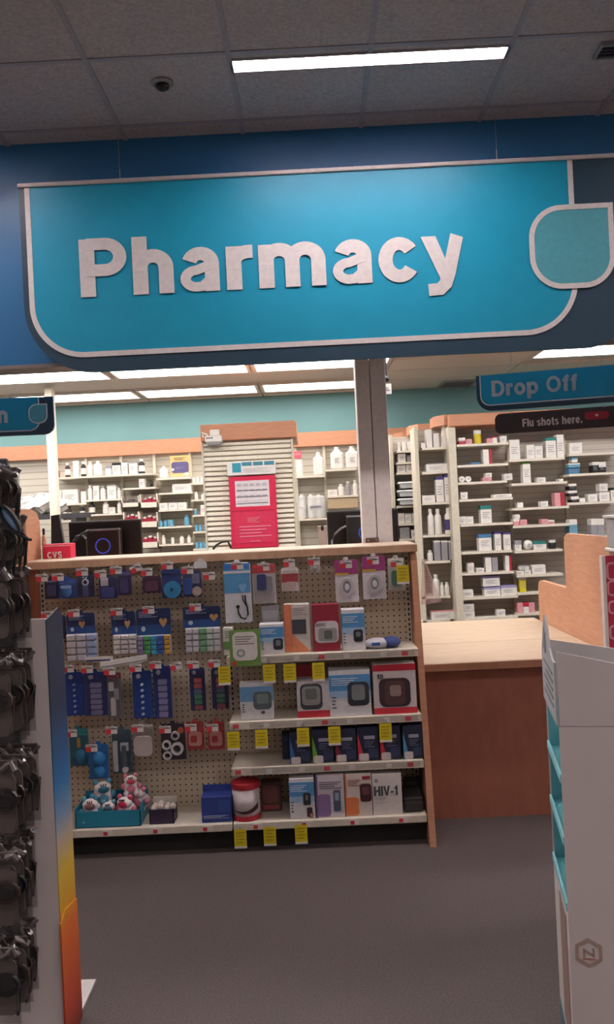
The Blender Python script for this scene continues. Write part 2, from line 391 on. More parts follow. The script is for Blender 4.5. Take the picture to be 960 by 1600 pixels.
# small camera and tag beyond the post, air grille in the pharmacy ceiling
p = W(604, 592, 5.6)
t = thing('security_camera', 'small black ceiling camera with white tag beside the grey post', 'camera', (p.x, 5.6, ZB))
MB().tube([(p.x, 5.6, ZB), (p.x, 5.6, p.z)], .006, 8).build('stem', BLACK, t)
MB().ball((p.x, 5.6, p.z), .022, 14).build('camera_head', BLACK, t, smooth=True)
q = W(605, 608, 5.6); MB().box(q.x-.03, q.x+.03, 5.59, 5.594, q.z-.035, q.z+.035).build('tag_card', WHITE, t)
MB().box(q.x-.02, q.x+.018, 5.5885, 5.591, q.z-.01, q.z-.004).box(q.x-.02, q.x+.01, 5.5885, 5.591, q.z+.004, q.z+.01).build('tag_print', GREY, t, kind='stuff')
a = WZ(682, 607, ZB-.01); b = WZ(742, 599, ZB-.01)
t = thing('air_grille', 'grey air grille in the pharmacy ceiling by the teal wall', 'vent', ((a.x+b.x)/2, a.y, ZB))
MB().box(a.x, b.x, a.y-.5, a.y-.46, ZB-.015, ZB).box(a.x, b.x, a.y-.04, a.y, ZB-.015, ZB).box(a.x, a.x+.03, a.y-.46, a.y-.04, ZB-.015, ZB).box(b.x-.03, b.x, a.y-.46, a.y-.04, ZB-.015, ZB).build('frame', GREY, t)
for k in range(7): MB().box(a.x+.03, b.x-.03, a.y-.45+.06*k, a.y-.42+.06*k, ZB-.012, ZB-.002).build('louver', M((110, 106, 102)), t)
# smoke sensor, nail dot, vent
p = WZ(254, 128, ZC)
t = thing('smoke_sensor', 'small round dark sensor set in the shop ceiling tile', 'sensor', p)
MB().lathe([(.05, 0), (.05, -.008), (.04, -.014)], p.x, p.y, p.z, 20).build('rim', GREY, t)
MB().lathe([(.03, -.012), (.028, -.03), (.012, -.04)], p.x, p.y, p.z, 16).build('dome', BLACK, t, smooth=True)
p = WZ(958, 75, ZC)
t = thing('air_vent', 'grey metal air vent at the edge of a shop ceiling tile', 'vent', p)
MB().box(p.x-.07, p.x+.4, p.y-.06, p.y-.05, ZC-.02, ZC).box(p.x-.07, p.x+.4, p.y+.05, p.y+.06, ZC-.02, ZC).box(p.x-.07, p.x-.06, p.y-.05, p.y+.05, ZC-.02, ZC).build('frame', GREY, t)
for k in range(4): MB().box(p.x-.06, p.x+.4, p.y-.045+k*.026, p.y-.035+k*.026, ZC-.016, ZC-.002).build('louver', DGREY, t)

# grey post under the header
pa = W(556, 600, 4.46); pb = W(601, 600, 4.46)
POST = M((226, 222, 220), .5, name='post_enamel')
t = thing('support_post', 'grey boxed post standing between countertop and blue header', 'post', ((pa.x+pb.x)/2, 4.52, 0))
mid = (pa.x+pb.x)/2
MB().cbox(pa.x, mid-.002, 4.46, 4.6, 0, ZFB-.02, .004).build('shell', POST, t)
MB().cbox(mid+.002, pb.x+.008, 4.462, 4.6, 0, ZFB-.02, .004).build('shell', POST, t)
q = W(582, 845, 4.455)
b_ = MB().box(q.x-.035, q.x+.035, 4.445, 4.462, 1.36, 1.425).build('bracket', M((110, 90, 80), .4, .6), t)
for dx in (-.022, .022): MB().lathe([(.006, 0), (.006, -.005)], q.x+dx, 4.446, 1.412, 10, 'y').build('screw', STEEL, b_)
# white column near the back shelves
pa = W(74, 720, 8.2); pb = W(86, 720, 8.2)
t = thing('white_column', 'slim white square column in front of back wall shelving', 'column', ((pa.x+pb.x)/2, 8.25, 0))
MB().cbox(pa.x, pb.x, 8.2, 8.3, 0, ZB, .004).build('shaft', M((228, 218, 200)), t)
MB().box(pa.x-.02, pb.x+.02, 8.18, 8.32, 0, .1).build('plinth', CREAM, t)

# ================================================================== SIGNS
SB = M((16, 150, 184), .42, 0, .03, 8, name='sign_blue'); SN = M((38, 66, 84), .42, name='sign_navy'); SW_ = M((222, 216, 214), .45, name='sign_white'); SLF = M((84, 164, 178), .42, name='sign_leaf')
def leaf_poly(x0, x1, z0, z1, r):
    return ar(x0+r, z0+r, r, 180, 270, 10)+ar(x1-r*.95, z0+r*.95, r*.95, -90, 0, 10)+[(x1, z1)]+ar(x0+r, z1-r, r, 90, 180, 10)
def pharm_sign(t, xo0, xo1, xi0, xi1, zt, zi, zo, rad, w, leaf=None, leaf_right=True, y=0.0, inner=None):
    """navy board with a bright field edged by a white line; local coords"""
    ro = rad+abs(zi-zo)
    MB().prism([(xo0, zt)]+ar(xo0+ro, zo+ro, ro, 180, 270, 12)+ar(xo1-ro*.7, zo+ro*.7, ro*.7, -90, 0, 12)+[(xo1, zt)], y, y+.02).build('sign_board', SN, t, True)
    line = [(xi0, zt)]+ar(xi0+rad, zi+rad, rad, 180, 270, 16)+ar(xi1-rad, zi+rad, rad, -90, 0, 16)+[(xi1, zt)]
    MB().prism(line, y-.002, y).build('sign_field', SB, t, True)
    MB().band(line, w, y-.004, y-.001).build('white_line', SW_, t, True)
    if leaf:
        lp = leaf_poly(*leaf)
        MB().prism(lp, y-.0065, y-.0045).build('leaf_field', SLF, t, True)
        MB().band(lp, w, y-.0085, y-.005, True).build('leaf_outline', SW_, t, True)
YS = 4.2
def SX(px, py): return W(px, py, YS)
o0 = SX(480, 267)
t = thing('pharmacy_sign', 'large blue hanging sign reading Pharmacy with white letters and leaf', 'sign', (0, YS, 0))
zt = SX(480, 270).z
pharm_sign(t, SX(34, 400).x, SX(985, 400).x, SX(46, 380).x, SX(895, 350).x, zt, SX(480, 537).z, SX(480, 565).z, .255, .026,
           (SX(832, 400).x, SX(956, 380).x, SX(895, 447).z, SX(895, 324).z, .15))
MB().cbox(SX(28, 290).x, SX(990, 245).x, YS-.014, YS+.03, zt-.004, zt+.016, .003).build('top_rail', M((214, 206, 204), .35, .1), t, True) if False else None
r_ = MB().cbox(SX(28, 290).x, SX(990, 245).x, -.014, .03, zt-.004, zt+.016, .003).build('top_rail', M((214, 206, 204), .35), t, True)
for (wx, wy) in ((185, 240), (776, 215)):
    a = SX(wx, wy).x
    MB().tube([(a, .01, zt+.01), (a, .01, ZC)], .0012, 6).build('hanging_wire', STEEL, t, True)
    MB().tube([(a, .01, zt+.012), (a, .01, zt+.07)], .003, 6).build('wire_clip', STEEL, t, True)
xa = SX(127, 460).x; xb = SX(728, 420).x
text('lettering', 'Pharmacy', xa, xb, SX(300, 456.5).z, SX(168, 373).z-SX(168, 463).z, -.006, SW_, t, True)
t = None

# Drop Off sign, turned towards the aisle
pv = W(745, 612, 4.95); rz = -math.radians(13)
def sign_local(px, py, piv, rz):
    """pixel -> (x,z) on a vertical plane through piv turned by rz"""
    d = ray(px, py); n = Vector((math.sin(rz), -math.cos(rz), 0)); k = (piv-EYE).dot(n)/d.dot(n); p = EYE+d*k-piv
    return p.dot(Vector((math.cos(rz), math.sin(rz), 0))), p.z
t = thing('drop_off_sign', 'blue hanging sign reading Drop Off above the low counter', 'sign', pv, rz)
sl = lambda x, y: sign_local(x, y, pv, rz)
zt = sl(850, 579)[1]; zi = sl(850, 627)[1]; zo = sl(850, 636)[1]
x1 = sl(1030, 560)[0]
pharm_sign(t, 0, x1+.08, sl(751, 605)[0], x1, zt, zi, zo, .055, .006)
a, b = sl(769, 620), sl(902, 588)
text('lettering', 'Drop Off', a[0], b[0], sl(835, 615)[1], sl(835, 590)[1]-sl(835, 615)[1], -.004, M((178, 186, 188), .5), t, True)
for wx in (800, 940):
    q = sl(wx, 575)[0]; MB().tube([(q, .01, zt), (q, .01, ZB-pv.z)], .0015, 6).build('hanging_wire', STEEL, t, True)
pv2 = W(774, 663, 4.94)
t2 = thing('flu_shots_sign', 'dark brown hanging sign reading Flu shots here. with red pill shape', 'sign', pv2, rz)
s2 = lambda x, y: sign_local(x, y, pv2, rz)
zt2 = s2(860, 641)[1]; zb2 = s2(860, 673)[1]
MB().prism(rrect(0, s2(1040, 640)[0], zb2, zt2, .035), 0, .012).build('sign_board', M((52, 38, 40), .5), t2, True)
a, b = s2(817, 665), s2(910, 655)
text('lettering', 'Flu shots here.', a[0], b[0], s2(862, 664)[1], s2(862, 651.5)[1]-s2(862, 664)[1], -.003, M((206, 196, 194), .5), t2, True)
a, b = s2(914, 650), s2(952, 650)
MB().prism(rrect(a[0], b[0], s2(933, 655)[1], s2(933, 643)[1], .018), -.002, 0).build('red_pill', M((160, 34, 52)), t2, True)
hc = s2(933, 649); hs = .009
heart = [(0, -1), (.9, .1), (.95, .6), (.6, .95), (.2, .8), (0, .45), (-.2, .8), (-.6, .95), (-.95, .6), (-.9, .1)]
MB().prism([(hc[0]+x*hs, hc[1]+z*hs) for x, z in heart], -.0035, -.001).build('heart_mark', WHITE, t2, True)
for wx in (800, 945): q = s2(wx, 645)[0]; MB().box(q-.006, q+.006, -.001, .013, zt2-.004, zt2+.006).build('hanger_clip', GREY, t2, True)
# the other small sign, only its end shows
pv3 = W(84, 648, 4.95); rz3 = math.radians(4)
s3 = lambda x, y: sign_local(x, y, pv3, rz3)
t3 = thing('consultation_sign', 'blue hanging sign whose last letter n and leaf outline show', 'sign', pv3, rz3)
zt = s3(40, 621)[1]; zi = s3(40, 673)[1]; zo = s3(40, 680)[1]
pharm_sign(t3, -1.1, 0, -1.05, s3(61, 640)[0], zt, zi, zo, .06, .006, (s3(46, 650)[0], s3(74, 650)[0], s3(60, 661)[1], s3(60, 632)[1], .045))
a, b = s3(-3, 660), s3(12, 640)
text('lettering', 'n', a[0], b[0], s3(5, 661)[1], (s3(5, 642)[1]-s3(5, 661)[1])/XH, -.004, M((190, 196, 196), .5), t3, True)
for wx in (-60, 25):
    q = s3(wx, 600)[0]; MB().tube([(q, .01, zt), (q, .01, ZB-pv3.z)], .0015, 6).build('hanging_wire', STEEL, t3, True)
#NEXT2
# ================================================================== GONDOLA WITH PEGBOARD AND SHELVES
YP = 4.17                                     # pegboard face
XL, XM, XR = W(62, 900, YP).x, W(355, 900, YP).x, W(640, 900, YP).x
ZT = 1.40                                     # top of the countertop
PEG = pegboard_mat((210, 195, 170))
SHELFM = M((212, 205, 188), .5, name='shelf_enamel')
gon = thing('display_gondola', 'two-bay pegboard display gondola with metal shelves under pale countertop', 'display shelf', ((XL+XR)/2, YP, 0))
MB().box(XL, XM-.004, YP, YP+.02, .1, ZT-.045).build('pegboard_panel', PEG, gon)
MB().box(XM+.004, XR, YP, YP+.02, .1, ZT-.045).build('pegboard_panel', PEG, gon)
for x in (XL+.012, XM, XR-.012):
    u = MB().box(x-.012, x+.012, YP-.006, YP+.005, .1, ZT-.045).build('upright', SHELFM, gon)
    mb = MB(); z = .2
    while z < ZT-.08: mb.box(x-.004, x+.004, YP-.0075, YP-.005, z, z+.014); z += .0254
    mb.build('slots', BLACK, u, kind='stuff')
MB().box(XL, XR, YP+.02, 4.44, 0, ZT-.045).build('rear_body', WOOD2, gon)
# base deck, kick plate
YB = 3.90; zbase = W(662, 1273, YB).z
DECKZ = zbase
for (a, b) in ((XL, XM-.003), (XM+.003, XR)):
    d = MB().cbox(a, b, YB, YP, zbase-.038, zbase, .004).build('base_shelf', SHELFM, gon)
    for k in range(4):
        x = a+(b-a)*(k+.5)/4
        q = MB().box(x-.022, x+.022, YB-.002, YB+.001, zbase-.032, zbase-.008).build('price_label', WHITE, d)
    for k in range(4):
        x = a+(b-a)*(k+.5)/4
        MB().box(x-.02, x+.0, YB-.003, YB-.0015, zbase-.03, zbase-.012).build('price_label', M((200, 60, 70)), d)
MB().box(XL, XR, YB+.06, YB+.07, 0, zbase-.038).build('kick_plate', M((26, 22, 22), .7), gon)
# laminate end panels
fr = [(3.86, 0), (4.08, ZT-.14)]+[(4.085, ZT-.08), (4.11, ZT-.05), (4.17, ZT-.043), (4.44, ZT-.043), (4.44, 0)]
MB().prism(fr, XR+.002, XR+.032, 'x').build('end_panel', WOOD, gon)
# left divider: tall rounded board
ytop = W(45, 795, 4.1).z
lp = [(3.6, 0), (3.6, 1.0), (3.75, ytop-.03)]+[(3.8, ytop), (4.28, ytop)]+[(4.36, ytop-.02), (4.4, ytop-.07), (4.4, 0)]
xd = W(64, 850, 4.4).x
MB().prism(lp, xd-.03, xd, 'x').build('tall_end_panel', WOOD, gon)
fixn(gon.children[-1]); fixn(gon.children[-2])
# filler between the divider and the pegboard bay
if xd < XL-.01: MB().box(xd, XL, YP-.02, 4.4, 0, ZT-.04).build('end_filler', WOOD2, gon)
ct = thing('countertop', 'pale laminate countertop ledge running over the pegboard display', 'countertop', ((XL+XR)/2, 4.3, ZT-.042))
MB().cbox(xd+.002, XR+.036, 4.08, 4.445, ZT-.042, ZT, .006).build('top_slab', TOPW, ct)
MB().box(xd+.002, XR+.035, 4.077, 4.0805, ZT-.038, ZT-.004).build('edge_band', wood_mat((186, 150, 120), (196, 162, 130), 'edge_laminate', (8, 3, 3)), ct)
# three shelves of the right bay
SH = {}
for nm, (pxr, pyt, yf) in {'s1': (650, 1013, 3.93), 's2': (655, 1115, 3.92), 's3': (658, 1187, 3.92)}.items():
    z = W(pxr, pyt, yf).z; SH[nm] = (z, yf)
    s_ = MB().cbox(XM+.005, XR-.002, yf, YP-.008, z-.012, z, .003).box(XM+.005, XR-.002, yf-.003, yf+.004, z-.036, z-.002).build('shelf', SHELFM, gon)
    MB().prism([(yf+.03, z-.012), (YP-.008, z-.012), (YP-.008, z-.07)], XM+.006, XM+.009, 'x').build('shelf_bracket', SHELFM, gon)
    MB().prism([(yf+.03, z-.012), (YP-.008, z-.012), (YP-.008, z-.07)], XR-.006, XR-.003, 'x').build('shelf_bracket', SHELFM, gon)
    MB().box(XM+.1, XR-.02, yf-.0055, yf-.0035, z-.03, z-.006).build('label_strip', CLEAR, s_)
    for k, f in enumerate((.04, .2, .37, .5, .63, .82, .93)):
        x = XM+(XR-XM)*f
        MB().box(x-.016, x+.012, yf-.005, yf-.003, z-.03, z-.01).build('price_label', WHITE if k % 3 else M((206, 80, 88)), s_)
SH['b'] = (DECKZ, YB)

# ------------------------------------------------------------------ product helpers
def C(c): return M(c) if isinstance(c, tuple) else c
def faceparts(parent, x0, x1, z0, z1, y, parts):
    """parts on a front face at y (towards -y): (name, shape, u0, v0, u1, v1, colour, relief)"""
    for i, p in enumerate(parts):
        nm, sh, u0, v0, u1, v1, c = p[:7]; d = p[7] if len(p) > 7 else .0012+.0005*i
        a, b = x0+(x1-x0)*u0, x0+(x1-x0)*u1; t_, b_ = z1-(z1-z0)*v0, z1-(z1-z0)*v1
        mb = MB(); cx, cz = (a+b)/2, (t_+b_)/2; rx, rz_ = (b-a)/2, (t_-b_)/2; sm = False
        if sh == 'box': mb.box(a, b, y-d, y+.0005, b_, t_)
        elif sh == 'rbox': mb.prism(rrect(a, b, b_, t_, min(rx, rz_)*.45, 4), y-d, y+.0005)
        elif sh == 'disc': mb.prism(el(cx, cz, rx, rz_, 0, 342, 19), y-d, y+.0005)
        elif sh == 'ring': mb.band(el(cx, cz, rx*.8, rz_*.8, 0, 342, 19), rx*.4, y-d, y+.0005, True)
        elif sh == 'dome': mb.ball((cx, y, cz), 1, 14, (rx, d, rz_)); sm = True
        elif sh == 'heart': mb.prism([(cx+hx*rx, cz+hz*rz_) for hx, hz in heart], y-d, y+.0005)
        elif sh == 'tri': mb.prism([(a, b_), (b, b_), (a, t_)], y-d, y+.0005)
        elif sh == 'lines':
            n = 4
            for k in range(n):
                zz = t_-(t_-b_)*(k+.3)/n; mb.box(a, a+(b-a)*(1-.15*(k % 3)), y-d, y+.0005, zz-(t_-b_)*.08, zz)
        o = mb.build(nm, C(c), parent, smooth=sm, kind='stuff' if sh == 'lines' else None)
        if sh in ('disc', 'ring', 'heart', 'tri', 'rbox'): fixn(o)
def carton(name, label, cat, x0, x1, z0, z1, y, dep, col, parts=(), group=None, lid=None):
    t = thing(name, label, cat, ((x0+x1)/2, y+dep/2, z0), group=group)
    MB().cbox(x0, x1, y, y+dep, z0, z1, .002).build('carton', C(col), t)
    if lid: MB().cbox(x0-.0005, x1+.0005, y-.0005, y+dep+.0005, z1-(z1-z0)*lid[0], z1+.0005, .002).build('top_band', C(lid[1]), t)
    faceparts(t, x0, x1, z0, z1, y, parts)
    return t
def on_shelf(name, label, cat, px0, py0, px1, sh, col, parts=(), dep=.06, back=.015, lid=None):
    z, yf = SH[sh]; y = yf+back
    a = W(px0, py0, y); b = W(px1, py0, y); ym = W((px0+px1)/2, py0, y).z
    return carton(name, label, cat, a.x, b.x, z+.001, ym, y, dep, col, parts, lid=lid)
def hook_at(tx, ty, what, tilt=0, packd=.09):
    """wire hook out of the pegboard with a price tag on its tip"""
    y = YP-.2; p = W(tx, ty, y)
    t = thing('peg_hook', ' '.join(('wire peg hook and price tag '+what).split()[:16]), 'hook', (p.x, YP, p.z))
    MB().tube([(p.x, YP-.002, p.z-.005), (p.x, YP-.19, p.z-.005), (p.x, y+.004, p.z+.006)], .0022, 6).build('rod', STEEL, t)
    MB().tube([(p.x, YP-.002, p.z+.02), (p.x, YP-.15, p.z+.02), (p.x, y+.006, p.z+.012)], .0018, 6).build('tag_arm', STEEL, t)
    w, h = .028, .0175
    cs, sn = math.cos(tilt), math.sin(tilt)
    def q(a, b): return (p.x+a*cs-b*sn, p.z+a*sn+b*cs)
    g = MB().prism([q(-w, -h), q(w, -h), q(w, h), q(-w, h)], y, y+.002).build('price_tag', WHITE, t); fixn(g)
    r = MB().prism([q(-w, -h), q(-.002, -h), q(-.002, h*.35), q(-w, h*.35)], y-.001, y+.0005).build('red_mark', M((205, 58, 66)), g); fixn(r)
    k = MB().box(p.x-.001, p.x+w*.9, y-.0008, y+.0005, p.z+.004, p.z+.008).box(p.x-.024, p.x+w*.5, y-.0008, y+.0005, p.z+.0105, p.z+.0125).build('print_lines', DGREY, g, kind='stuff')
def hang(name, label, cat, px0, py0, px1, py1, card, parts=(), D=4.06, th=.006, tagp=None, tilt=0, clear=True, what=None):
    a = W(px0, (py0+py1)/2, D); b = W(px1, (py0+py1)/2, D); zt_ = W((px0+px1)/2, py0, D).z; zb_ = W((px0+px1)/2, py1, D).z
    t = thing(name, label, cat, ((a.x+b.x)/2, D, zb_))
    cx = (a.x+b.x)/2
    hw = min(.014, (b.x-a.x)*.2)
    MB().prism([(a.x, zb_), (b.x, zb_), (b.x, zt_-.01), (b.x-.008, zt_), (cx+hw, zt_), (cx+hw*.6, zt_+.014), (cx-hw*.6, zt_+.014), (cx-hw, zt_), (a.x+.008, zt_), (a.x, zt_-.01)], D, D+th).build('backing_card', C(card), t)
    fixn(t.children[0])
    faceparts(t, a.x, b.x, zb_, zt_, D, parts)
    if clear:
        MB().cbox(a.x+.003, b.x-.003, D-.022, D-.0215+.02, zb_+.004, zt_-.012, .006).build('clear_blister', CLEAR, t)
    if tagp: hook_at(tagp[0], tagp[1], what or ('above '+label.split(' hanging')[0]), tilt)
    return t
#NEXT3
# ================================================================== PRODUCTS HANGING ON THE LEFT BAY
PB = 'hanging on the pegboard'
NV = (34, 44, 96); DB = (30, 56, 128); MB_ = (36, 92, 170); ORG_C = (214, 150, 74); PALE = (196, 200, 214); LAV = (128, 128, 178)
# top row
hang('pill_cutter', 'dark navy pill cutter pack hanging at the wooden end panel', 'pack', 70, 904, 92, 936, (42, 40, 72), [('device', 'rbox', .2, .3, .8, .85, (58, 60, 104), .012), ('print_strip', 'box', .1, .08, .9, .2, (80, 84, 130))], tagp=(65, 903))
hang('pill_crusher', 'blue pill crusher pack with light blue cup hanging on the pegboard', 'pack', 90, 904, 120, 935, (36, 74, 148), [('cup', 'dome', .2, .3, .75, .95, (70, 130, 200), .02), ('cup_lid', 'box', .22, .35, .72, .48, (150, 180, 220), .021)], tagp=(90, 902))
hang('magnifier_pack', 'navy pack with a silver dial hanging in the top row', 'pack', 121, 897, 147, 933, (32, 36, 74), [('dial', 'ring', .3, .2, .7, .5, (190, 194, 205), .01), ('handle', 'rbox', .35, .5, .65, .95, (70, 76, 120), .012)], tagp=(128, 894))
hang('ear_plug_pack', 'dark blue pack with white square label hanging in the top row', 'pack', 155, 902, 183, 935, (44, 48, 100), [('label_square', 'box', .1, .02, .52, .4, (214, 210, 214)), ('case', 'rbox', .15, .45, .9, .95, (56, 62, 128), .014)], tagp=(157, 897))
hang('eye_dropper_pack', 'slim purple navy pack hanging in the top row', 'pack', 184, 893, 205, 930, (52, 44, 92), [('window', 'rbox', .2, .3, .8, .9, (74, 62, 116), .012), ('header', 'box', .05, .02, .95, .16, (90, 92, 140))], tagp=(181, 891))
hook_at(212, 888, 'left empty between packs, its tag tilted', .5)
hang('pill_splitter', 'dark maroon pack hanging in the top row', 'pack', 223, 900, 252, 926, (74, 40, 62), [('product', 'rbox', .15, .3, .85, .9, (96, 50, 74), .014)], tagp=(229, 894))
hang('round_pill_box', 'blue pack with a big turquoise round pill dispenser', 'pack', 253, 889, 283, 934, (36, 66, 130), [('dispenser', 'disc', .1, .42, 1.0, 1.0, (48, 140, 190), .018), ('dispenser_hub', 'disc', .45, .64, .62, .78, (24, 70, 110), .021), ('header', 'box', .05, .02, .95, .16, (26, 50, 110))], tagp=(261, 884))
hang('pill_pouch_pack', 'blue pack with a beige round piece hanging beside the turquoise dispenser', 'pack', 286, 892, 315, 932, (58, 66, 112), [('round_piece', 'disc', .48, .62, 1.0, .98, (190, 170, 158), .012), ('case', 'rbox', .05, .3, .5, .9, (44, 80, 156), .014), ('insert', 'box', .5, .1, .9, .5, (120, 124, 150))], tagp=(293, 891))
o = hang('foil_flap', 'crumpled silvery foil strip hung over an empty hook', 'foil strip', 303, 877, 323, 888, (222, 222, 224), [], D=3.99, th=.004, clear=False)
hook_at(327, 900, 'left empty beside the bay upright')
# pill organisers with navy header cards
def organiser(name, label, px, cardy, px2, orgy, cols, heart_at, tagp, D=4.05):
    t = hang(name, label, 'pill organizer', px[0], cardy[0], px[1], cardy[1], (28, 46, 88),
             [('header_glow', 'box', .0, .62, 1, .98, (34, 74, 130)), ('heart_print', 'heart', heart_at-.12, .36, heart_at+.12, .74, (190, 146, 100)), ('title_print', 'lines', .08, .1, .62, .34, (170, 180, 205)), ('badge', 'disc', .14, .66, .26, .86, (190, 200, 210))], D=D, tagp=tagp, clear=False)
    a = W(px2[0], sum(orgy)/2, D-.012); b = W(px2[1], sum(orgy)/2, D-.012); z1 = W(sum(px2)/2, orgy[0], D).z; z0 = W(sum(px2)/2, orgy[1], D).z
    n = len(cols); rows = 4
    tr = MB().cbox(a.x, b.x, D-.010, D+.012, z0, z1, .003).build('organiser_tray', C((188, 190, 196)), t)
    for i, c in enumerate(cols):
        for j in range(rows):
            x0 = a.x+(b.x-a.x)*(i+.06)/n; x1 = a.x+(b.x-a.x)*(i+.94)/n; y1 = z1-(z1-z0)*(j+.08)/rows; y0 = z1-(z1-z0)*(j+.92)/rows
            MB().cbox(x0, x1, D-.024, D-.009, y0, y1, .003).build('compartment_lid', C(c), tr)
organiser('weekly_organizer', 'white and pale blue pill organizer with navy header by the display', (104, 148), (958, 991), (104, 152), (990, 1032), [(206, 204, 208), (200, 200, 210), (160, 180, 214)], .55, (115, 958))
organiser('weekly_organizer', 'white pill organizer with narrow navy header and orange heart', (174, 212), (956, 992), (177, 214), (991, 1021), [(214, 208, 206), (206, 202, 200), (212, 206, 206)], .66, (182, 956))
organiser('weekly_organizer', 'rainbow coloured pill organizer with wide navy header', (213, 267), (951, 992), (215, 267), (992, 1022), [(150, 140, 176), (80, 170, 96), (64, 160, 200), (62, 98, 180), (206, 164, 60)], .78, (232, 953))
organiser('weekly_organizer', 'white and green pill organizer with wide navy header', (286, 345), (948, 980), (290, 345), (980, 1018), [(198, 198, 206), (204, 202, 206), (120, 180, 130), (190, 204, 196), (206, 204, 208)], .82, (305, 949))
hang('organizer_pack', 'dark navy organizer pack half hidden by the white floor display', 'pack', 72, 962, 103, 1003, (30, 36, 66), [('header', 'box', .0, .02, 1, .2, (54, 66, 110))], tagp=(73, 961))
p0, p1 = W(157, 1040, 3.98), W(230, 1031, 3.98)
t = thing('label_strip', 'long white plastic label strip hung across empty hooks', 'label strip', ((p0.x+p1.x)/2, 3.98, p0.z))
g = MB().prism([(p0.x, p0.z-.016), (p1.x, p1.z-.016+.01), (p1.x, p1.z+.016+.01), (p0.x, p0.z+.016)], 3.976, 3.984).build('strip', WHITE, t); fixn(g)
g = MB().prism([(p0.x+.004, p0.z-.011), (p1.x-.004, p1.z-.002), (p1.x-.004, p1.z+.004), (p0.x+.004, p0.z-.005)], 3.974, 3.9765).build('printed_line', GREY, t); fixn(g)
p0, p1 = W(133, 1031, 4.0), W(176, 1030, 4.0)
t = thing('label_strip', 'short white strip with blue print below the pale blue organizer', 'label strip', ((p0.x+p1.x)/2, 4.0, p0.z))
MB().box(p0.x, p1.x, 3.996, 4.004, p0.z-.012, p0.z+.012).build('strip', WHITE, t)
MB().box(p0.x+.004, p1.x-.01, 3.994, 3.9965, p0.z-.009, p0.z-.001).build('printed_line', M((60, 66, 110)), t)
# third row: long pill boxes
def longbox(label, r, card, cells, tagp, dots=None, title=True):
    parts = []
    n = 6
    for i in range(n):
        v0 = .24+.125*i
        if dots: parts.append(('day_dot', 'disc', .42, v0+.02, .58, v0+.07, dots, .012))
        else:
            c = cells[i % len(cells)]; parts.append(('compartment', 'rbox', .3, v0, .8, v0+.105, c, .016))
    parts.append(('badge', 'disc', .2, .06, .44, .16, (170, 180, 190)))
    hang('pill_box', label, 'pill box', *r, card, parts, tagp=tagp, clear=not dots)
longbox('blue long pill box pack with small pale dots beside the floor display', (103, 1050, 131, 1118), (34, 64, 140), None, (106, 1045), (150, 170, 210))
longbox('blue long pill box pack with greyish compartments', (132, 1050, 167, 1118), (42, 58, 128), [(124, 122, 160)], (136, 1046))
hang('pill_box', 'clear long pack with white and grey pieces below the label strip', 'pill box', 168, 1051, 190, 1121, (120, 116, 122), [('piece', 'rbox', .15, .2, .5, .4, (210, 206, 200), .012), ('piece', 'rbox', .5, .35, .85, .6, (150, 150, 160), .012), ('piece', 'rbox', .25, .55, .6, .95, (200, 196, 196), .012), ('header', 'box', 0, 0, 1, .13, (150, 60, 70))], tagp=(171, 1049))
longbox('deep blue long pill box pack with white dots', (208, 1048, 238, 1122), (30, 66, 138), None, (212, 1044), (190, 200, 220))
longbox('deep blue long pill box pack with lavender compartments', (240, 1041, 268, 1122), (38, 62, 140), [(134, 134, 182)], (243, 1039))
hook_at(275, 1041, 'left empty beside the lavender pill box', .2)
longbox('slim blue pill box pack with red and green compartments in mid bay', (297, 1043, 321, 1110), (44, 52, 112), [(180, 84, 84), (170, 90, 90), (90, 100, 140), (70, 130, 96), (70, 130, 100), (150, 80, 90)], (302, 1039))
longbox('slim blue pill box pack with red and green compartments by the upright', (331, 1043, 357, 1107), (44, 48, 96), [(170, 76, 84), (150, 80, 96), (84, 90, 120), (70, 120, 96), (60, 110, 90), (140, 74, 90)], (335, 1037))
# fourth row
hang('ear_syringe_pack', 'teal pack with a yellow spot hanging above the toys', 'pack', 109, 1139, 138, 1197, (34, 110, 132), [('bulb', 'dome', .25, .55, .9, .95, (30, 120, 160), .02), ('yellow_spot', 'rbox', .4, .24, .58, .5, (200, 160, 60)), ('header', 'box', 0, 0, 1, .18, (40, 140, 140))], tagp=(111, 1146))
hang('ear_syringe_pack', 'bright blue pack with two round bulbs hanging above the toys', 'pack', 139, 1163, 170, 1217, (30, 110, 176), [('bulb', 'dome', .15, .2, .85, .62, (38, 130, 196), .026), ('bulb', 'dome', .2, .62, .8, .98, (40, 134, 200), .024)], tagp=(143, 1169), D=4.02)
hang('dental_tool_pack', 'clear pack with white tubes hanging above the toys', 'pack', 176, 1140, 206, 1208, (64, 92, 104), [('tube', 'rbox', .05, .25, .28, .95, (196, 200, 200), .012), ('tube', 'rbox', .5, .35, .75, .9, (80, 92, 100), .014), ('tube_cap', 'disc', .5, .84, .8, .98, (215, 215, 212), .016), ('label', 'box', .45, .3, .85, .48, (190, 196, 196), .013)], tagp=(174, 1141))
hang('gauze_pouch', 'plain white pouch hanging beside the dark ring pack', 'pouch', 208, 1132, 240, 1181, (150, 138, 130), [('pouch', 'rbox', .05, .36, .95, .98, (206, 196, 192), .016), ('top_strip', 'box', 0, .0, 1, .08, (190, 188, 186))], tagp=(215, 1138))
hang('tape_pack', 'dark pack with four white tape rings', 'pack', 252, 1131, 290, 1187, (48, 38, 48), [('tape_ring', 'ring', .42, .2, .78, .44, (206, 200, 200), .016), ('tape_ring', 'ring', .04, .44, .42, .7, (216, 212, 210), .016), ('tape_ring', 'ring', .4, .5, .92, .86, (222, 218, 216), .018), ('tape_ring', 'ring', .06, .74, .44, .98, (214, 208, 206), .016), ('orange_print', 'disc', .7, .1, .95, .28, (180, 90, 50))], tagp=(258, 1140))
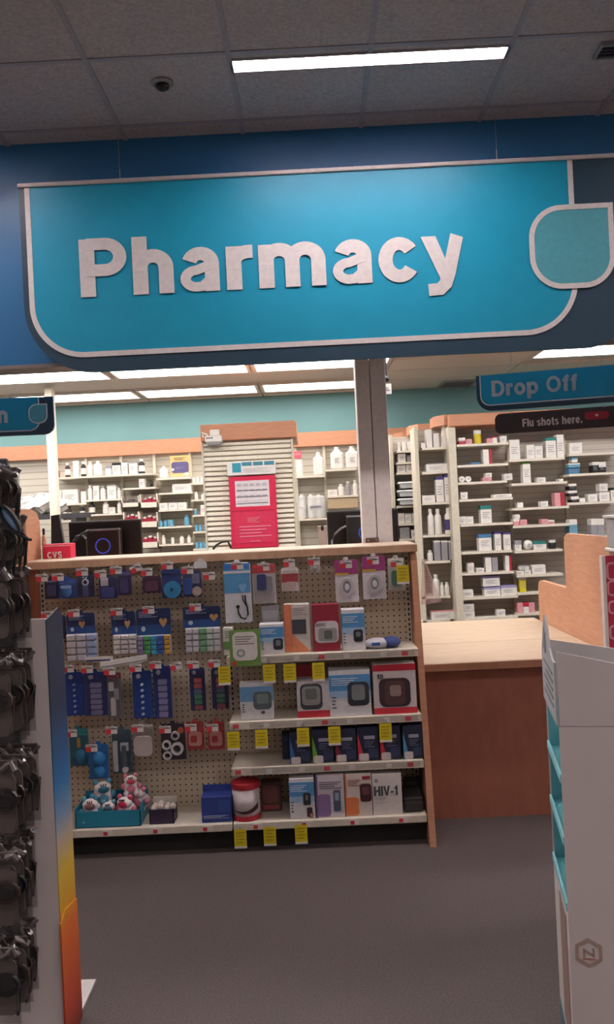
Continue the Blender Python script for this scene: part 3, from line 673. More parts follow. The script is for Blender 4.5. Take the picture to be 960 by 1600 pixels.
for (x0, x1, tx, wh) in ((292, 319, 298, 'beside the dark ring pack'), (325, 351, 332, 'beside the bay upright')):
    hang('eye_patch_pack', 'red pack with pale pink window hanging '+wh, 'pack', x0, 1128, x1, 1171, (190, 62, 62), [('window', 'rbox', .12, .35, .88, .85, (214, 150, 140), .012), ('window_core', 'rbox', .25, .48, .6, .72, (190, 60, 56), .014), ('header', 'box', 0, .0, 1, .16, (150, 50, 50))], tagp=(tx, 1137), what='above red pack '+wh)

# base deck of the left bay: tray of toys, small box, blue box
z, yf = SH['b']
a = W(118, 1290, yf+.02); b = W(214, 1288, yf+.02); bx = W(231, 1265, yf+.22)
th_ = W(150, 1268, yf+.02).z-z
t = thing('toy_tray', 'teal cardboard tray holding blue and pink toys', 'tray', ((a.x+b.x)/2, yf+.1, z))
TT = M((34, 132, 160), .5)
x0, x1, y0, y1 = a.x, b.x+.02, yf+.02, yf+.21
MB().box(x0, x1, y0, y0+.004, z, z+th_).build('front_wall', TT, t); MB().box(x0, x1, y1-.004, y1, z, z+th_*1.5).build('rear_wall', TT, t)
MB().box(x0, x0+.004, y0, y1, z, z+th_*1.2).build('side_wall', TT, t); MB().box(x1-.004, x1, y0, y1, z, z+th_*1.2).build('side_wall', TT, t)
MB().box(x0, x1, y0, y1, z, z+.004).build('tray_floor', TT, t)
def toy(label, px, py, y, r, col, face, lean=0):
    c = W(px, py, y)
    t = thing('toy_figure', label, 'toy', (c.x, y, c.z-r), lean)
    B_ = M(col, .3); Wt = M((226, 218, 216), .3)
    MB().ball((0, 0, r*.9), r, 16, (1, .9, .95)).build('body', Wt, t, True, True)
    MB().ball((0, -r*.45, r*1.9), r*.72, 16, (1.15, .9, .8)).build('head', Wt, t, True, True)
    h = MB().ball((0, -r*.86, r*1.86), r*.46, 14, (1.2, .6, .85)).build('face_plate', M(face, .25), t, True, True)
    for s in (-1, 1):
        MB().ball((s*r*.62, -r*.35, r*2.45), r*.28, 10).build('ear', B_, t, True, True)
        MB().ball((s*r*.62, -r*.75, r*.3), r*.36, 12).build('foot', Wt, t, True, True)
        MB().ball((s*r*.95, -r*.3, r*1.1), r*.32, 12, (1, 1, 1.2)).build('arm', B_, t, True, True)
    MB().ball((0, -r*.62, r*.85), r*.55, 14, (1, .75, 1)).build('belly', B_, t, True, True)
    for k in (-1, 0, 1): MB().box(k*r*.22-r*.05, k*r*.22+r*.05, -r*1.12, -r*.9, r*2.22, r*2.38).build('stripe', DGREY, t, True)
BT = (70, 142, 168); PK = (214, 84, 118)
toy('blue and white toy animal with round dark mouth in the teal tray', 142, 1268, yf+.075, .046, BT, (150, 110, 110), .2)
toy('blue and white toy animal lying on top of the pile', 160, 1243, yf+.125, .05, BT, (40, 110, 140), .4)
toy('pale blue toy animal squeezed in the middle of the tray', 172, 1270, yf+.09, .04, (120, 170, 190), (90, 130, 150))
toy('pink and white toy animal with open pink mouth at the tray front', 199, 1265, yf+.08, .046, PK, (226, 50, 100), -.3)
# the perched toy sits on the others
toy('pink toy animal perched highest on the pile', 205, 1228, yf+.13, .038, (216, 130, 150), (216, 70, 100), .2)
toy('pale pink toy animal at the rear corner of the tray', 222, 1250, yf+.15, .042, (210, 120, 140), (214, 150, 160), -.5)
a = W(234, 1281, yf+.03); b = W(272, 1279, yf+.03); zt_ = W(252, 1265, yf+.03).z
t = thing('counter_box', 'small dark purple open box filled with clear trinkets', 'box', ((a.x+b.x)/2, yf+.08, z))
PU = M((52, 40, 66))
MB().box(a.x, b.x, yf+.03, yf+.034, z, zt_).build('front_wall', PU, t); MB().box(a.x, b.x, yf+.126, yf+.13, z, zt_+.03).build('rear_wall', OFFW, t)
MB().box(a.x, a.x+.004, yf+.03, yf+.13, z, zt_).build('side_wall', PU, t); MB().box(b.x-.004, b.x, yf+.03, yf+.13, z, zt_).build('side_wall', PU, t)
for k in range(7):
    MB().ball((a.x+.018+k % 4*.03, yf+.055+(k//4)*.035, zt_-.004+.01*(k % 2)), .017, 10).build('trinket', M((200, 192, 180), .2), t, smooth=True)
on_shelf('planner_box', 'deep blue open-topped box with white print on the left base shelf', 'box', 314, 1245, 361, 'b', (44, 66, 140), [('window', 'box', .55, .15, .95, .6, (56, 84, 156)), ('white_print', 'lines', .05, .72, .9, .86, (170, 184, 214))], dep=.1, back=.02)
t = [o for o in COL.objects if o.name.startswith('planner_box')][0]
q0, q1 = W(316, 1228, yf+.1), W(361, 1226, yf+.1)
MB().box(q0.x, q1.x, yf+.112, yf+.118, z+.05, q0.z).build('back_flap', M((46, 70, 146)), t)

# ================================================================== RIGHT BAY: HANGING PACKS
def D4(y): return y
hang('stethoscope_box', 'blue and white box with a black stethoscope pictured on it', 'box', 351, 880, 392, 973, (218, 220, 226), [('sky_print', 'box', 0, 0, 1, .5, (84, 150, 196)), ('header_print', 'box', 0, .0, 1, .1, (60, 120, 190)), ('white_line', 'box', 0, .13, 1, .17, (225, 228, 232)), ('heart_print', 'heart', .55, .34, .85, .5, (130, 180, 214)),
     ], D=4.02, th=.04, tagp=(371, 884), clear=False)
t = [o for o in COL.objects if o.name.startswith('stethoscope_box')][0]
p = [W(x, y, 4.017) for x, y in ((372, 947), (373, 957), (377, 965), (384, 967), (388, 960), (387, 950), (384, 940), (383, 930))]
MB().tube([(v.x, 4.017, v.z) for v in p], .004, 8).build('stethoscope_print', BLACK, t)
p = [W(x, y, 4.017) for x, y in ((385, 946), (380, 938), (379, 930))]
MB().tube([(v.x, 4.017, v.z) for v in p], .0025, 8).build('stethoscope_print', BLACK, t)
c = W(372, 948, 4.016); MB().lathe([(.009, 0), (.009, .003)], c.x, 4.013, c.z, 14, 'y').build('stethoscope_print', BLACK, t)
hang('thermometer_pack', 'clear pack with red header and dark blue gadget', 'pack', 395, 882, 431, 943, (214, 208, 206), [('red_header', 'box', 0, .0, 1, .22, (196, 70, 76)), ('gadget', 'rbox', .2, .25, .6, .65, (58, 70, 120), .02), ('strap', 'rbox', .5, .3, .85, .72, (150, 150, 156), .014), ('lower_print', 'box', .08, .78, .92, .94, (200, 190, 190))], tagp=(412, 886))
hang('medicine_spoon_pack', 'small white pack with red band', 'pack', 440, 887, 467, 924, (224, 216, 212), [('red_band', 'box', .02, .25, .98, .62, (186, 66, 70)), ('spoon', 'rbox', .2, .6, .85, .95, (206, 180, 176), .012)], tagp=(452, 880))
hang('bulb_pack', 'tiny clear pack hanging alone between red pack and purple packs', 'pack', 485, 877, 500, 895, (190, 180, 172), [('bulb', 'dome', .3, .4, .7, .9, (170, 164, 160), .01)], tagp=(491, 877))
for (x0, x1, y0, y1, tx, wh) in ((524, 560, 875, 941, 541, 'hanging beside the tiny clear pack'), (567, 603, 869, 936, 583, 'hanging beside the yellow ticket')):
    hang('massager_pack', 'purple headed pack with silver round compact '+wh, 'pack', x0, y0, x1, y1, (226, 220, 222), [('purple_header', 'box', 0, 0, 1, .34, (152, 58, 118)), ('yellow_line', 'box', 0, .3, .6, .35, (214, 170, 60)), ('bubble', 'dome', .02, .26, .98, .95, CLEAR, .03), ('compact', 'disc', .22, .42, .78, .84, (166, 164, 170), .016), ('compact_rim', 'ring', .2, .4, .8, .86, (206, 204, 208), .02), ('compact_centre', 'disc', .4, .55, .6, .71, (230, 230, 232), .019)], tagp=(tx, y0+7), clear=False, what='above purple pack '+wh)
hang('glove_pack', 'clear pack holding a dark green item', 'pack', 607, 872, 632, 922, (200, 194, 186), [('green_item', 'rbox', .2, .38, .8, .85, (70, 116, 92), .016), ('header', 'box', 0, 0, 1, .2, (216, 212, 206))], tagp=(620, 880))
# yellow deal tickets
YEL = M((218, 200, 30), .55)
def ticket(px, py, y, label, w=.029, h=.044, zlip=None):
    c = W(px, py, y)
    t = thing('yellow_ticket', label, 'price ticket', (c.x, y, c.z-h))
    MB().box(c.x-w, c.x+w, y, y+.0015, c.z-h, c.z+h).build('card', YEL, t)
    MB().box(c.x-w, c.x+w, y-.0008, y+.0005, c.z-h, c.z-h+.01).build('white_foot', WHITE, t)
    mb = MB()
    for k in range(4): mb.box(c.x-w*.7, c.x+w*(.7-.2*(k % 2)), y-.0008, y+.0005, c.z+h*.6-k*.015, c.z+h*.6-k*.015+.005)
    mb.build('print_lines', M((170, 150, 20)), t, kind='stuff')
    if zlip: MB().box(c.x-.008, c.x+.008, y+.0008, y+.002, c.z+h-.002, zlip).build('holder', CLEAR, t)
ticket(630, 898, 3.95, 'yellow price ticket over the clear green glove pack')
tk = {'s1': [(351, 1056, 'below the green framed sign'), (421, 1053, 'hanging above the greenish monitor box'), (453, 1052, 'hanging above bare shelf space'), (498, 1050, 'hanging before the red device box')],
      's2': [(365, 1158, 'on second shelf next to the upright'), (409, 1155, 'on second shelf below greenish monitor box'), (474, 1152, 'in front of navy blue-striped box'), (523, 1150, 'in front of green-striped navy box'), (603, 1145, 'in front of red-striped navy box')],
      'b': [(376, 1311, 'hanging below the white drum'), (422, 1307, 'hanging below the dark red device box'), (471, 1304, 'hanging below the blue meter box')]}
for k, L in tk.items():
    for (x, y, lb) in L: ticket(x, y, SH[k][1]-.008, 'yellow price ticket '+lb, zlip=SH[k][0]-.02)

# ================================================================== RIGHT BAY: BOXES ON THE SHELVES
SKY = (96, 158, 204)
def meterbox(label, r, sh, dev=(70, 74, 80), back=.015, dv=(.45, .35, .9, .75), dep=.07, col=(222, 222, 224), top=(84, 148, 198)):
    return on_shelf('monitor_box', label, 'box', r[0], r[1], r[2], sh, col, [('blue_print', 'box', 0, .1, 1, .5, top), ('pale_print', 'box', 0, .45, 1, .6, (160, 192, 218)), ('title_print', 'lines', .06, .16, .7, .34, (226, 230, 236)), ('device', 'rbox', *dv, dev, .004), ('device_screen', 'rbox', dv[0]+.1, dv[1]+.06, dv[2]-.1, dv[3]-.12, (120, 128, 128), .006), ('icon_print', 'lines', .06, .55, .16, .85, (90, 90, 100))], dep=dep, back=back)
on_shelf('slim_box', 'slim white and green box behind the green framed sign', 'box', 348, 981, 363, 's1', (214, 214, 206), [('green_print', 'box', 0, .5, 1, .8, (110, 150, 90)), ('text_print', 'lines', .2, .1, .8, .4, (120, 130, 110))], back=.05)
# green framed sign clipped on the shelf front
a = W(359, 1012, 3.915); b = W(407, 1012, 3.915); z1 = W(383, 984, 3.915).z; z0 = W(383, 1041, 3.915).z
t = thing('shelf_sign', 'green framed card with white middle clipped to shelf front', 'sign', ((a.x+b.x)/2, 3.915, z0))
MB().box(a.x, b.x, 3.914, 3.918, z0, z1).build('green_card', M((108, 150, 74)), t)
faceparts(t, a.x, b.x, z0, z1, 3.914, [('white_panel', 'rbox', .1, .06, .9, .84, (226, 222, 214)), ('text_print', 'lines', .18, .16, .8, .42, (90, 90, 84)), ('round_stamp', 'ring', .22, .52, .5, .74, (140, 160, 150)), ('red_square', 'box', .06, .86, .2, .97, (190, 50, 44))])
MB().box((a.x+b.x)/2-.01, (a.x+b.x)/2+.01, 3.917, 3.928, SH['s1'][0]-.03, SH['s1'][0]-.01).build('clip', CLEAR, t)
meterbox('blue and white cuff box beside the green framed sign', (405, 975, 443), 's1', (46, 50, 62), dv=(.55, .48, .95, .85))
on_shelf('grey_box', 'plain grey box set behind the cuff box on top shelf', 'box', 408, 947, 436, 's1', (140, 138, 140), [('print', 'box', .1, .1, .9, .4, (160, 160, 164))], back=.12)
on_shelf('heating_pad_box', 'white and orange box with dark grey square pad', 'box', 443, 944, 483, 's1', (222, 216, 210), [('orange_print', 'box', 0, .0, .3, 1, (214, 128, 92)), ('pad', 'box', .3, .32, .85, .62, (70, 72, 78), .004), ('orange_foot', 'tri', .3, .62, 1, 1, (220, 140, 100)), ('title_print', 'lines', .35, .06, .9, .24, (150, 140, 136))], back=.045)
on_shelf('monitor_box', 'maroon box with white wrist monitor shown', 'box', 487, 944, 529, 's1', (150, 40, 58), [('white_panel', 'rbox', .08, .36, .96, .82, (214, 210, 208)), ('device', 'rbox', .2, .5, .9, .78, (160, 160, 158), .006), ('device_screen', 'rbox', .42, .55, .72, .74, (96, 100, 92), .008), ('title_print', 'lines', .1, .4, .5, .48, (80, 80, 110))], back=.03)
meterbox('narrow blue and white box with black wrist device', (533, 952, 569), 's1', (34, 36, 44), back=.03, dv=(.5, .5, .9, .8))
c = W(600, 1008, 3.98); zz = SH['s1'][0]
t = thing('zip_pouch', 'blue and white soft pouch lying on the top shelf', 'pouch', (c.x, 3.99, zz))
MB().ball((c.x-.03, 3.99, zz+.025), .06, 16, (1.1, .8, .42)).build('pouch_body', M((200, 200, 206)), t, smooth=True)
MB().ball((c.x+.035, 3.99, zz+.027), .045, 16, (1.1, .9, .6)).build('pouch_end', M((50, 70, 130)), t, smooth=True)
MB().box(c.x-.06, c.x-.02, 3.937, 3.945, zz+.02, zz+.034).build('label', M((60, 100, 170)), t)
# second shelf
on_shelf('monitor_box', 'white box picturing a greenish monitor alone near the upright', 'box', 374, 1067, 426, 's2', (218, 218, 220), [('blue_print', 'box', 0, .1, 1, .5, (110, 160, 200)), ('device', 'rbox', .4, .24, .95, .72, (92, 104, 110), .004), ('device_screen', 'rbox', .5, .3, .86, .56, (130, 146, 140), .006), ('button', 'disc', .62, .76, .74, .84, (90, 90, 96), .006), ('icon_print', 'lines', .06, .55, .14, .8, (80, 84, 96))], back=.02)
on_shelf('monitor_box', 'red and grey box tucked behind the monitor boxes', 'box', 463, 1038, 499, 's2', (132, 120, 128), [('red_top', 'box', 0, 0, 1, .25, (170, 50, 66))], back=.12)
on_shelf('monitor_box', 'white box with grey oval device and red base stripe', 'box', 463, 1064, 514, 's2', (216, 212, 212), [('red_base', 'box', 0, .82, 1, 1, (186, 44, 58)), ('device', 'rbox', .1, .08, .78, .78, (70, 70, 74), .004), ('device_face', 'rbox', .16, .14, .72, .66, (150, 152, 148), .006), ('device_screen', 'rbox', .26, .2, .62, .5, (110, 116, 112), .008)], back=.02)
meterbox('largest blue and white box with black square monitor', (513, 1047, 578), 's2', (50, 56, 66), back=.012, dv=(.44, .26, .96, .78), dep=.1)
t = on_shelf('monitor_box', 'big white and red box with dark round device', 'box', 582, 1038, 649, 's2', (222, 216, 214), [('red_top', 'box', 0, 0, 1, .13, (196, 40, 62)), ('dark_window', 'rbox', .13, .28, .86, .86, (58, 40, 44), .004), ('device', 'rbox', .26, .34, .74, .82, (84, 58, 58), .007), ('device_screen', 'rbox', .38, .42, .64, .64, (146, 126, 122), .009), ('red_foot', 'box', 0, .88, 1, 1, (196, 46, 62))], back=.02, dep=.1)
q = W(589, 1057, SH['s2'][1]+.02); text('number_print', '10', q.x, q.x+.03, q.z-.012, .022, SH['s2'][1]+.015, DGREY, t)
# third shelf: navy boxes with coloured stripes
on_shelf('navy_box', 'plain dark navy box turned away behind the blue-striped box', 'box', 440, 1146, 452, 's3', (36, 38, 58), [('print', 'box', .1, .1, .9, .3, (50, 56, 84))], back=.1)
for (x0, y0, x1, c, nm) in ((452, 1144, 484, (60, 110, 180), 'blue-striped navy box beside bare shelf'), (487, 1140, 520, (110, 180, 60), 'green-striped navy box'), (523, 1139, 556, (140, 40, 60), 'dark red striped navy box'), (558, 1136, 591, (216, 60, 90), 'pink-striped navy box'), (593, 1134, 625, (206, 50, 60), 'bright red striped navy box'), (629, 1134, 659, (80, 150, 200), 'pale blue striped navy box next to the end panel')):
    on_shelf('navy_box', nm+' on the third shelf', 'box', x0, y0, x1, 's3', (36, 42, 68), [('stripe', 'tri', 0, .15, .32, 1, c), ('name_print', 'box', .3, .26, .82, .36, (170, 174, 190)), ('sub_print', 'lines', .32, .4, .8, .62, (110, 116, 140)), ('white_corner', 'rbox', .04, .78, .5, 1.0, (214, 208, 206)), ('glow', 'box', .5, .64, .96, .9, (52, 62, 96))], back=.02, dep=.07)
# base shelf of the right bay
c = W(386, 1270, yf+.075); r = (W(408, 1250, yf+.075).x-W(364, 1250, yf+.075).x)/2
t = thing('drum', 'white drum with red lid and red base on base shelf', 'canister', (c.x, yf+.075, DECKZ))
hz = W(386, 1219, yf+.075).z-DECKZ
MB().lathe([(r*.97, hz*.12), (r*.97, hz*.86)], c.x, yf+.075, DECKZ, 28).build('wall', M((216, 208, 206)), t, smooth=True)
MB().lathe([(r, 0), (r*1.01, hz*.03), (r*1.01, hz*.13), (r*.96, hz*.13)], c.x, yf+.075, DECKZ, 28).build('base_ring', M((176, 38, 52)), t)
MB().lathe([(r*.96, hz*.84), (r*1.02, hz*.84), (r*1.02, hz*.98), (r*.9, hz)], c.x, yf+.075, DECKZ, 28).build('lid', M((170, 36, 48)), t)
sw = MB(); n = 12
for k in range(n):
    a0 = math.radians(-150+k*10); a1 = math.radians(-150+(k+1)*10); R = r*.985; e0 = .3-.1*math.sin(k/n*math.pi); e1 = .3-.1*math.sin((k+1)/n*math.pi)
    sw.add([(c.x+R*math.cos(a0), yf+.075+R*math.sin(a0), DECKZ+hz*e0), (c.x+R*math.cos(a1), yf+.075+R*math.sin(a1), DECKZ+hz*e1), (c.x+R*math.cos(a1), yf+.075+R*math.sin(a1), DECKZ+hz*(e1+.16*(k+1)/n)), (c.x+R*math.cos(a0), yf+.075+R*math.sin(a0), DECKZ+hz*(e0+.16*k/n))], [(0, 1, 2, 3)])
sw.build('swoosh_print', M((70, 40, 44)), t)
on_shelf('device_box', 'dark red device box behind the white drum', 'box', 407, 1222, 438, 'b', (84, 50, 52), [('device', 'rbox', .1, .1, .85, .7, (110, 66, 62), .006), ('print', 'box', .1, .78, .9, .92, (150, 70, 70))], back=.13)
meterbox('white meter box with sky top and two black meters', (451, 1216, 490), 'b', (50, 48, 52), dv=(.55, .36, .85, .66))
t = [o for o in COL.objects if o.get('label', '').startswith('white meter box with sky')][0]
faceparts(t, W(451, 1250, yf+.015).x, W(490, 1250, yf+.015).x, DECKZ, W(470, 1216, yf+.015).z, yf+.015, [('small_meter', 'rbox', .72, .72, .95, .95, (70, 54, 54), .005), ('finger_print', 'dome', .78, .82, 1.0, .99, (190, 140, 120), .006)])
on_shelf('meter_box', 'white box with purple print and slim meter', 'box', 493, 1211, 537, 'b', (214, 206, 210), [('purple_print', 'rbox', .04, .45, .5, .98, (138, 112, 160)), ('purple_side', 'box', 0, 0, .06, 1, (120, 96, 150)), ('meter', 'rbox', .6, .36, .86, .86, (80, 88, 110), .005), ('meter_screen', 'box', .66, .42, .8, .6, (150, 170, 190), .007), ('title_print', 'lines', .12, .14, .9, .34, (110, 92, 120))], back=.018)
on_shelf('meter_box', 'white box with orange print and dark red meter', 'box', 538, 1209, 580, 'b', (220, 210, 202), [('orange_print', 'rbox', .04, .55, .5, .98, (224, 132, 80)), ('orange_side', 'box', 0, 0, .06, 1, (220, 120, 70)), ('meter', 'rbox', .56, .24, .98, .66, (78, 36, 42), .005), ('meter_screen', 'rbox', .64, .32, .9, .5, (110, 66, 68), .007), ('title_print', 'lines', .12, .12, .6, .3, (150, 100, 80)), ('tab_print', 'box', .66, .06, .96, .14, (150, 50, 60))], back=.018)
t = on_shelf('test_box', 'plain white box lettered HIV-1 on base shelf', 'box', 581, 1209, 627, 'b', (224, 218, 212), [('small_print', 'lines', .06, .56, .5, .72, (170, 166, 162)), ('top_print', 'box', .08, .12, .2, .2, (150, 150, 150))], back=.018)
a = W(585, 1244, yf+.018); b = W(622, 1242, yf+.018)
text('print_letters', 'HIV-1', a.x, b.x, W(603, 1243, yf+.018).z, .046, yf+.0165, M((74, 84, 84)), t)
c0, c1 = W(630, 1265, yf+.05), W(664, 1263, yf+.05)
t = thing('dark_case', 'flat dark grey case lying at the shelf end', 'case', ((c0.x+c1.x)/2, yf+.1, DECKZ))
MB().cbox(c0.x, min(c1.x, XR-.004), yf+.03, yf+.2, DECKZ+.001, DECKZ+.055, .012).build('case_body', M((58, 56, 54), .4), t)
MB().cbox(c0.x+.006, min(c1.x, XR-.004)-.006, yf+.04, yf+.19, DECKZ+.055, DECKZ+.07, .006).build('case_lid', M((76, 72, 70), .4), t)
on_shelf('grey_carton', 'dim grey carton standing behind the flat dark case', 'box', 633, 1218, 657, 'b', (70, 66, 66), [('print', 'box', .1, .1, .8, .3, (90, 86, 86))], back=.2, dep=.05)
#NEXT4
# ================================================================== DROP-OFF COUNTER
ZK = .80; XC0, XD = XR+.034, 1.45
kw = thing('drop_off_counter', 'low drop-off counter with red-brown front panel and pale laminate top', 'counter', (1.0, 4.3, 0))
yk = 4.2
MB().box(XC0, XD-.002, yk, yk+.03, .0, ZK-.042).build('front_panel', REDBROWN, kw); MB().box(XD+.032, 2.6, yk, yk+.03, .0, ZK-.042).build('front_panel', REDBROWN, kw)
MB().box(XC0, XD-.002, yk+.03, yk+.05, 0, .08).build('toe_board', M((60, 40, 36)), kw)
MB().cbox(XC0, XD-.002, 4.12, 4.715, ZK-.04, ZK, .004).build('front_top', TOPW, kw)
MB().box(XC0, XD-.002, 4.116, 4.1205, ZK-.038, ZK-.003).build('edge_band', wood_mat((160, 112, 84), (170, 122, 92), 'counter_edge', (8, 3, 3)), kw)
MB().cbox(.58, XD-.002, 4.72, 5.6, ZK-.038, ZK-.0005, .004).build('rear_top', TOPW, kw)
MB().box(.6, XD-.004, 5.5, 5.55, 0, ZK-.04).build('rear_support', WOOD2, kw)
dv = thing('divider_panel', 'orange maple L-shaped divider board standing on the drop-off counter', 'divider', (XD+.016, 4.7, ZK))
za, zb_ = 1.385, 1.065
prof = [(4.02, 0.0), (4.02, za-.12), (4.05, za-.04), (4.12, za-.005), (4.16, za), (4.80, za), (4.84, za-.015), (4.86, za-.05), (4.86, zb_), (5.40, zb_), (5.45, zb_-.015), (5.47, zb_-.06), (5.47, ZK-.04), (4.72, ZK-.04), (4.72, 0)]
fixn(MB().prism(prof, XD, XD+.03, 'x').build('board', WOOD, dv))
fixn(MB().prism([(4.016, 0.0), (4.016, za-.12), (4.046, za-.038), (4.118, za-.002), (4.12, za-.005), (4.05, za-.04), (4.02, za-.12), (4.02, 0)], XD+.001, XD+.029, 'x').build('edge_band', wood_mat((205, 150, 112), (212, 158, 120), 'edge_maple'), dv))
# pinkish film bag hanging off the gondola end
a = [W(x, y, 4.3) for x, y in ((660, 868), (668, 880), (682, 925), (690, 945), (672, 948), (661, 940))]
t = thing('plastic_film', 'crumpled pinkish clear plastic film hanging behind the gondola end panel', 'plastic film', (a[0].x, 4.3, a[3].z))
mb = MB(); x0 = XR+.04
ys_ = [4.36, 4.42, 4.5, 4.58]
g = []
for i in range(7):
    for j in range(6):
        u, v = i/6, j/5
        px = 659+u*(4+28*v); py = 872+v*74-u*6*v
        p = W(px, py, 4.41+.02*math.sin(5*u+3*v)); g.append((max(p.x, XR+.0335), p.y, p.z))
mb.add(g, [(i*6+j, (i+1)*6+j, (i+1)*6+j+1, i*6+j+1) for i in range(6) for j in range(5)])
fb = mb.build('film', FILM, t, smooth=True); md = fb.modifiers.new('thick', 'SOLIDIFY'); md.thickness = .001
tp_ = W(661, 876, 4.4); MB().box(XR+.0315, XR+.037, 4.38, 4.43, tp_.z-.02, tp_.z+.01).build('tape', OFFW, t)

# ================================================================== THINGS ON THE COUNTERTOP
def mon(label, x0, x1, y0, y1, D, ring, hub):
    a = W(x0, y1, D); b = W(x1, y0, D); zt_ = W((x0+x1)/2, y0, D).z
    t = thing('monitor', label, 'monitor', ((a.x+b.x)/2, D+.1, ZDESK))
    MB().cbox(a.x, b.x, D, D+.03, zt_-(b.x-a.x)*.6, zt_, .006).build('panel', M((26, 25, 27), .45), t)
    MB().box(a.x+.01, b.x-.01, D-.0015, D+.001, zt_-.012, zt_-.004).build('top_edge', M((90, 88, 90), .3), t)
    cx = (a.x+b.x)/2
    MB().cbox(cx-.05, cx+.05, D-.03, D+.001, zt_-(b.x-a.x)*.45, zt_-(b.x-a.x)*.2, .01).build('mount', M((34, 33, 35)), t)
    MB().box(cx-.03, cx+.03, D-.02, D+.0, ZDESK, zt_-.2).build('stand', M((30, 30, 32)), t)
    MB().cbox(cx-.13, cx+.13, D-.1, D+.12, ZDESK, ZDESK+.015, .004).build('foot', M((30, 30, 32)), t)
    if ring:
        a = W(ring[0], ring[1], D-.1); b = W(ring[2], ring[3], D-.1)
        r = thing('ring_terminal', 'black terminal box with blue ring light next to '+label.split('next to ')[1], 'computer', ((a.x+b.x)/2, D-.08, ZDESK))
        zt2 = W((ring[0]+ring[2])/2, ring[1], D-.1).z
        MB().cbox(a.x, b.x, D-.1, D-.045, b.z-.03, zt2, .008).build('case', M((20, 20, 22), .4), r)
        MB().box(a.x, b.x, D-.102, D-.09, zt2-.012, zt2-.004).build('silver_edge', M((160, 160, 165), .3, .6), r)
        MB().box(b.x-.012, b.x-.004, D-.102, D-.09, b.z, zt2-.012).build('silver_edge', M((130, 130, 135), .3, .6), r)
        c = W(hub[0], hub[1], D-.1); R = hub[2]
        fixn(MB().band(el(c.x, c.z, R, R, 0, 348, 29), R*.16, D-.104, D-.099, True).build('blue_ring', emis((52, 72, 190), .5, 'ring_glow'), r))
        MB().box((a.x+b.x)/2-.04, (a.x+b.x)/2+.04, D-.09, D-.05, ZDESK+.016, b.z-.03).build('stand', M((30, 30, 32)), r)
        return t, r
    return t, None
ZDESK = 1.05                                   # work desk behind the display
dk = thing('work_desk', 'work desk hidden behind the pegboard display carrying the computers', 'desk', (-.4, 4.95, 0))
MB().cbox(xd-.6, .5, 4.62, 5.45, ZDESK-.04, ZDESK, .005).build('desk_top', TOPW, dk)
MB().box(xd+.05, xd+.08, 4.65, 5.4, 0, ZDESK-.04).build('side_board', WOOD2, dk); MB().box(.44, .47, 4.65, 5.4, 0, ZDESK-.04).build('side_board', WOOD2, dk)
mon('black monitor seen from behind next to the red box', 109, 220, 813, 866, 4.95, (133, 826, 190, 866), (161, 853, .042))
mon('black monitor seen from behind next to grey post', 513, 622, 796, 850, 4.95, (541, 804, 600, 850), (572, 832, .04))
a = W(78, 806, 5.0); b = W(97, 850, 5.0)
t = thing('angled_screen', 'dark screen tilted edge-on behind the red box', 'monitor', ((a.x+b.x)/2, 5.05, ZDESK), .0)
fixn(MB().prism([(a.x, b.z), (b.x+.01, b.z-.0), (b.x-.012, a.z+.006), (a.x+.006, a.z)], 5.0, 5.03).build('panel', M((52, 48, 46)), t))
MB().box(a.x+.02, b.x-.01, 5.005, 5.025, ZDESK, b.z+.01).build('stand', BLACK, t)
MB().cbox(a.x-.03, b.x+.03, 4.98, 5.12, ZDESK, ZDESK+.012, .003).build('foot', BLACK, t)
a = W(69, 852, 4.36); b = W(112, 852, 4.36)
t = carton('red_store_box', 'bright red box with white store letters on the countertop', 'box', a.x, b.x, ZT, W(90, 851, 4.36).z+.004, 4.34, .09, (220, 38, 78), [('white_stripe', 'box', 0, .08, 1, .16, (236, 170, 180))])
q0, q1 = W(74, 868, 4.34), W(97, 867, 4.34); text('lettering', 'CVS', q0.x, q1.x, q0.z-.016, .034, 4.338, WHITE, t)
def bottle(t, x, y, z, r, h, body, cap, label=None, seg=12, capf=.16):
    MB().lathe([(r*.92, 0), (r, h*.03), (r, h*.66), (r*.85, h*.74), (r*.5, h*.8), (r*.5, h*(1-capf))], x, y, z, seg).build('body', C(body), t, smooth=True)
    MB().lathe([(r*.56, h*(1-capf)-.001), (r*.58, h), (r*.3, h)], x, y, z, seg).build('cap', C(cap), t)
    if label: MB().lathe([(r*1.015, h*.15), (r*1.015, h*.55)], x, y, z, seg).build('label_band', C(label), t)
p = W(67, 868, 4.35)
t = thing('pump_bottle', 'slim pale bottle with black pump by the wooden end panel', 'bottle', (p.x, 4.38, ZT)); bottle(t, p.x, 4.38, ZT, .012, .16, (190, 160, 130), (30, 28, 30), capf=.25)
p = W(84, 846, 4.7)
t = thing('blue_cup', 'blue plastic cup behind the red box', 'cup', (p.x, 4.75, ZDESK))
MB().lathe([(.03, 0), (.04, .24), (.036, .24), (.028, .02)], p.x, 4.75, ZDESK, 16).build('cup_wall', M((40, 60, 170)), t, smooth=True)
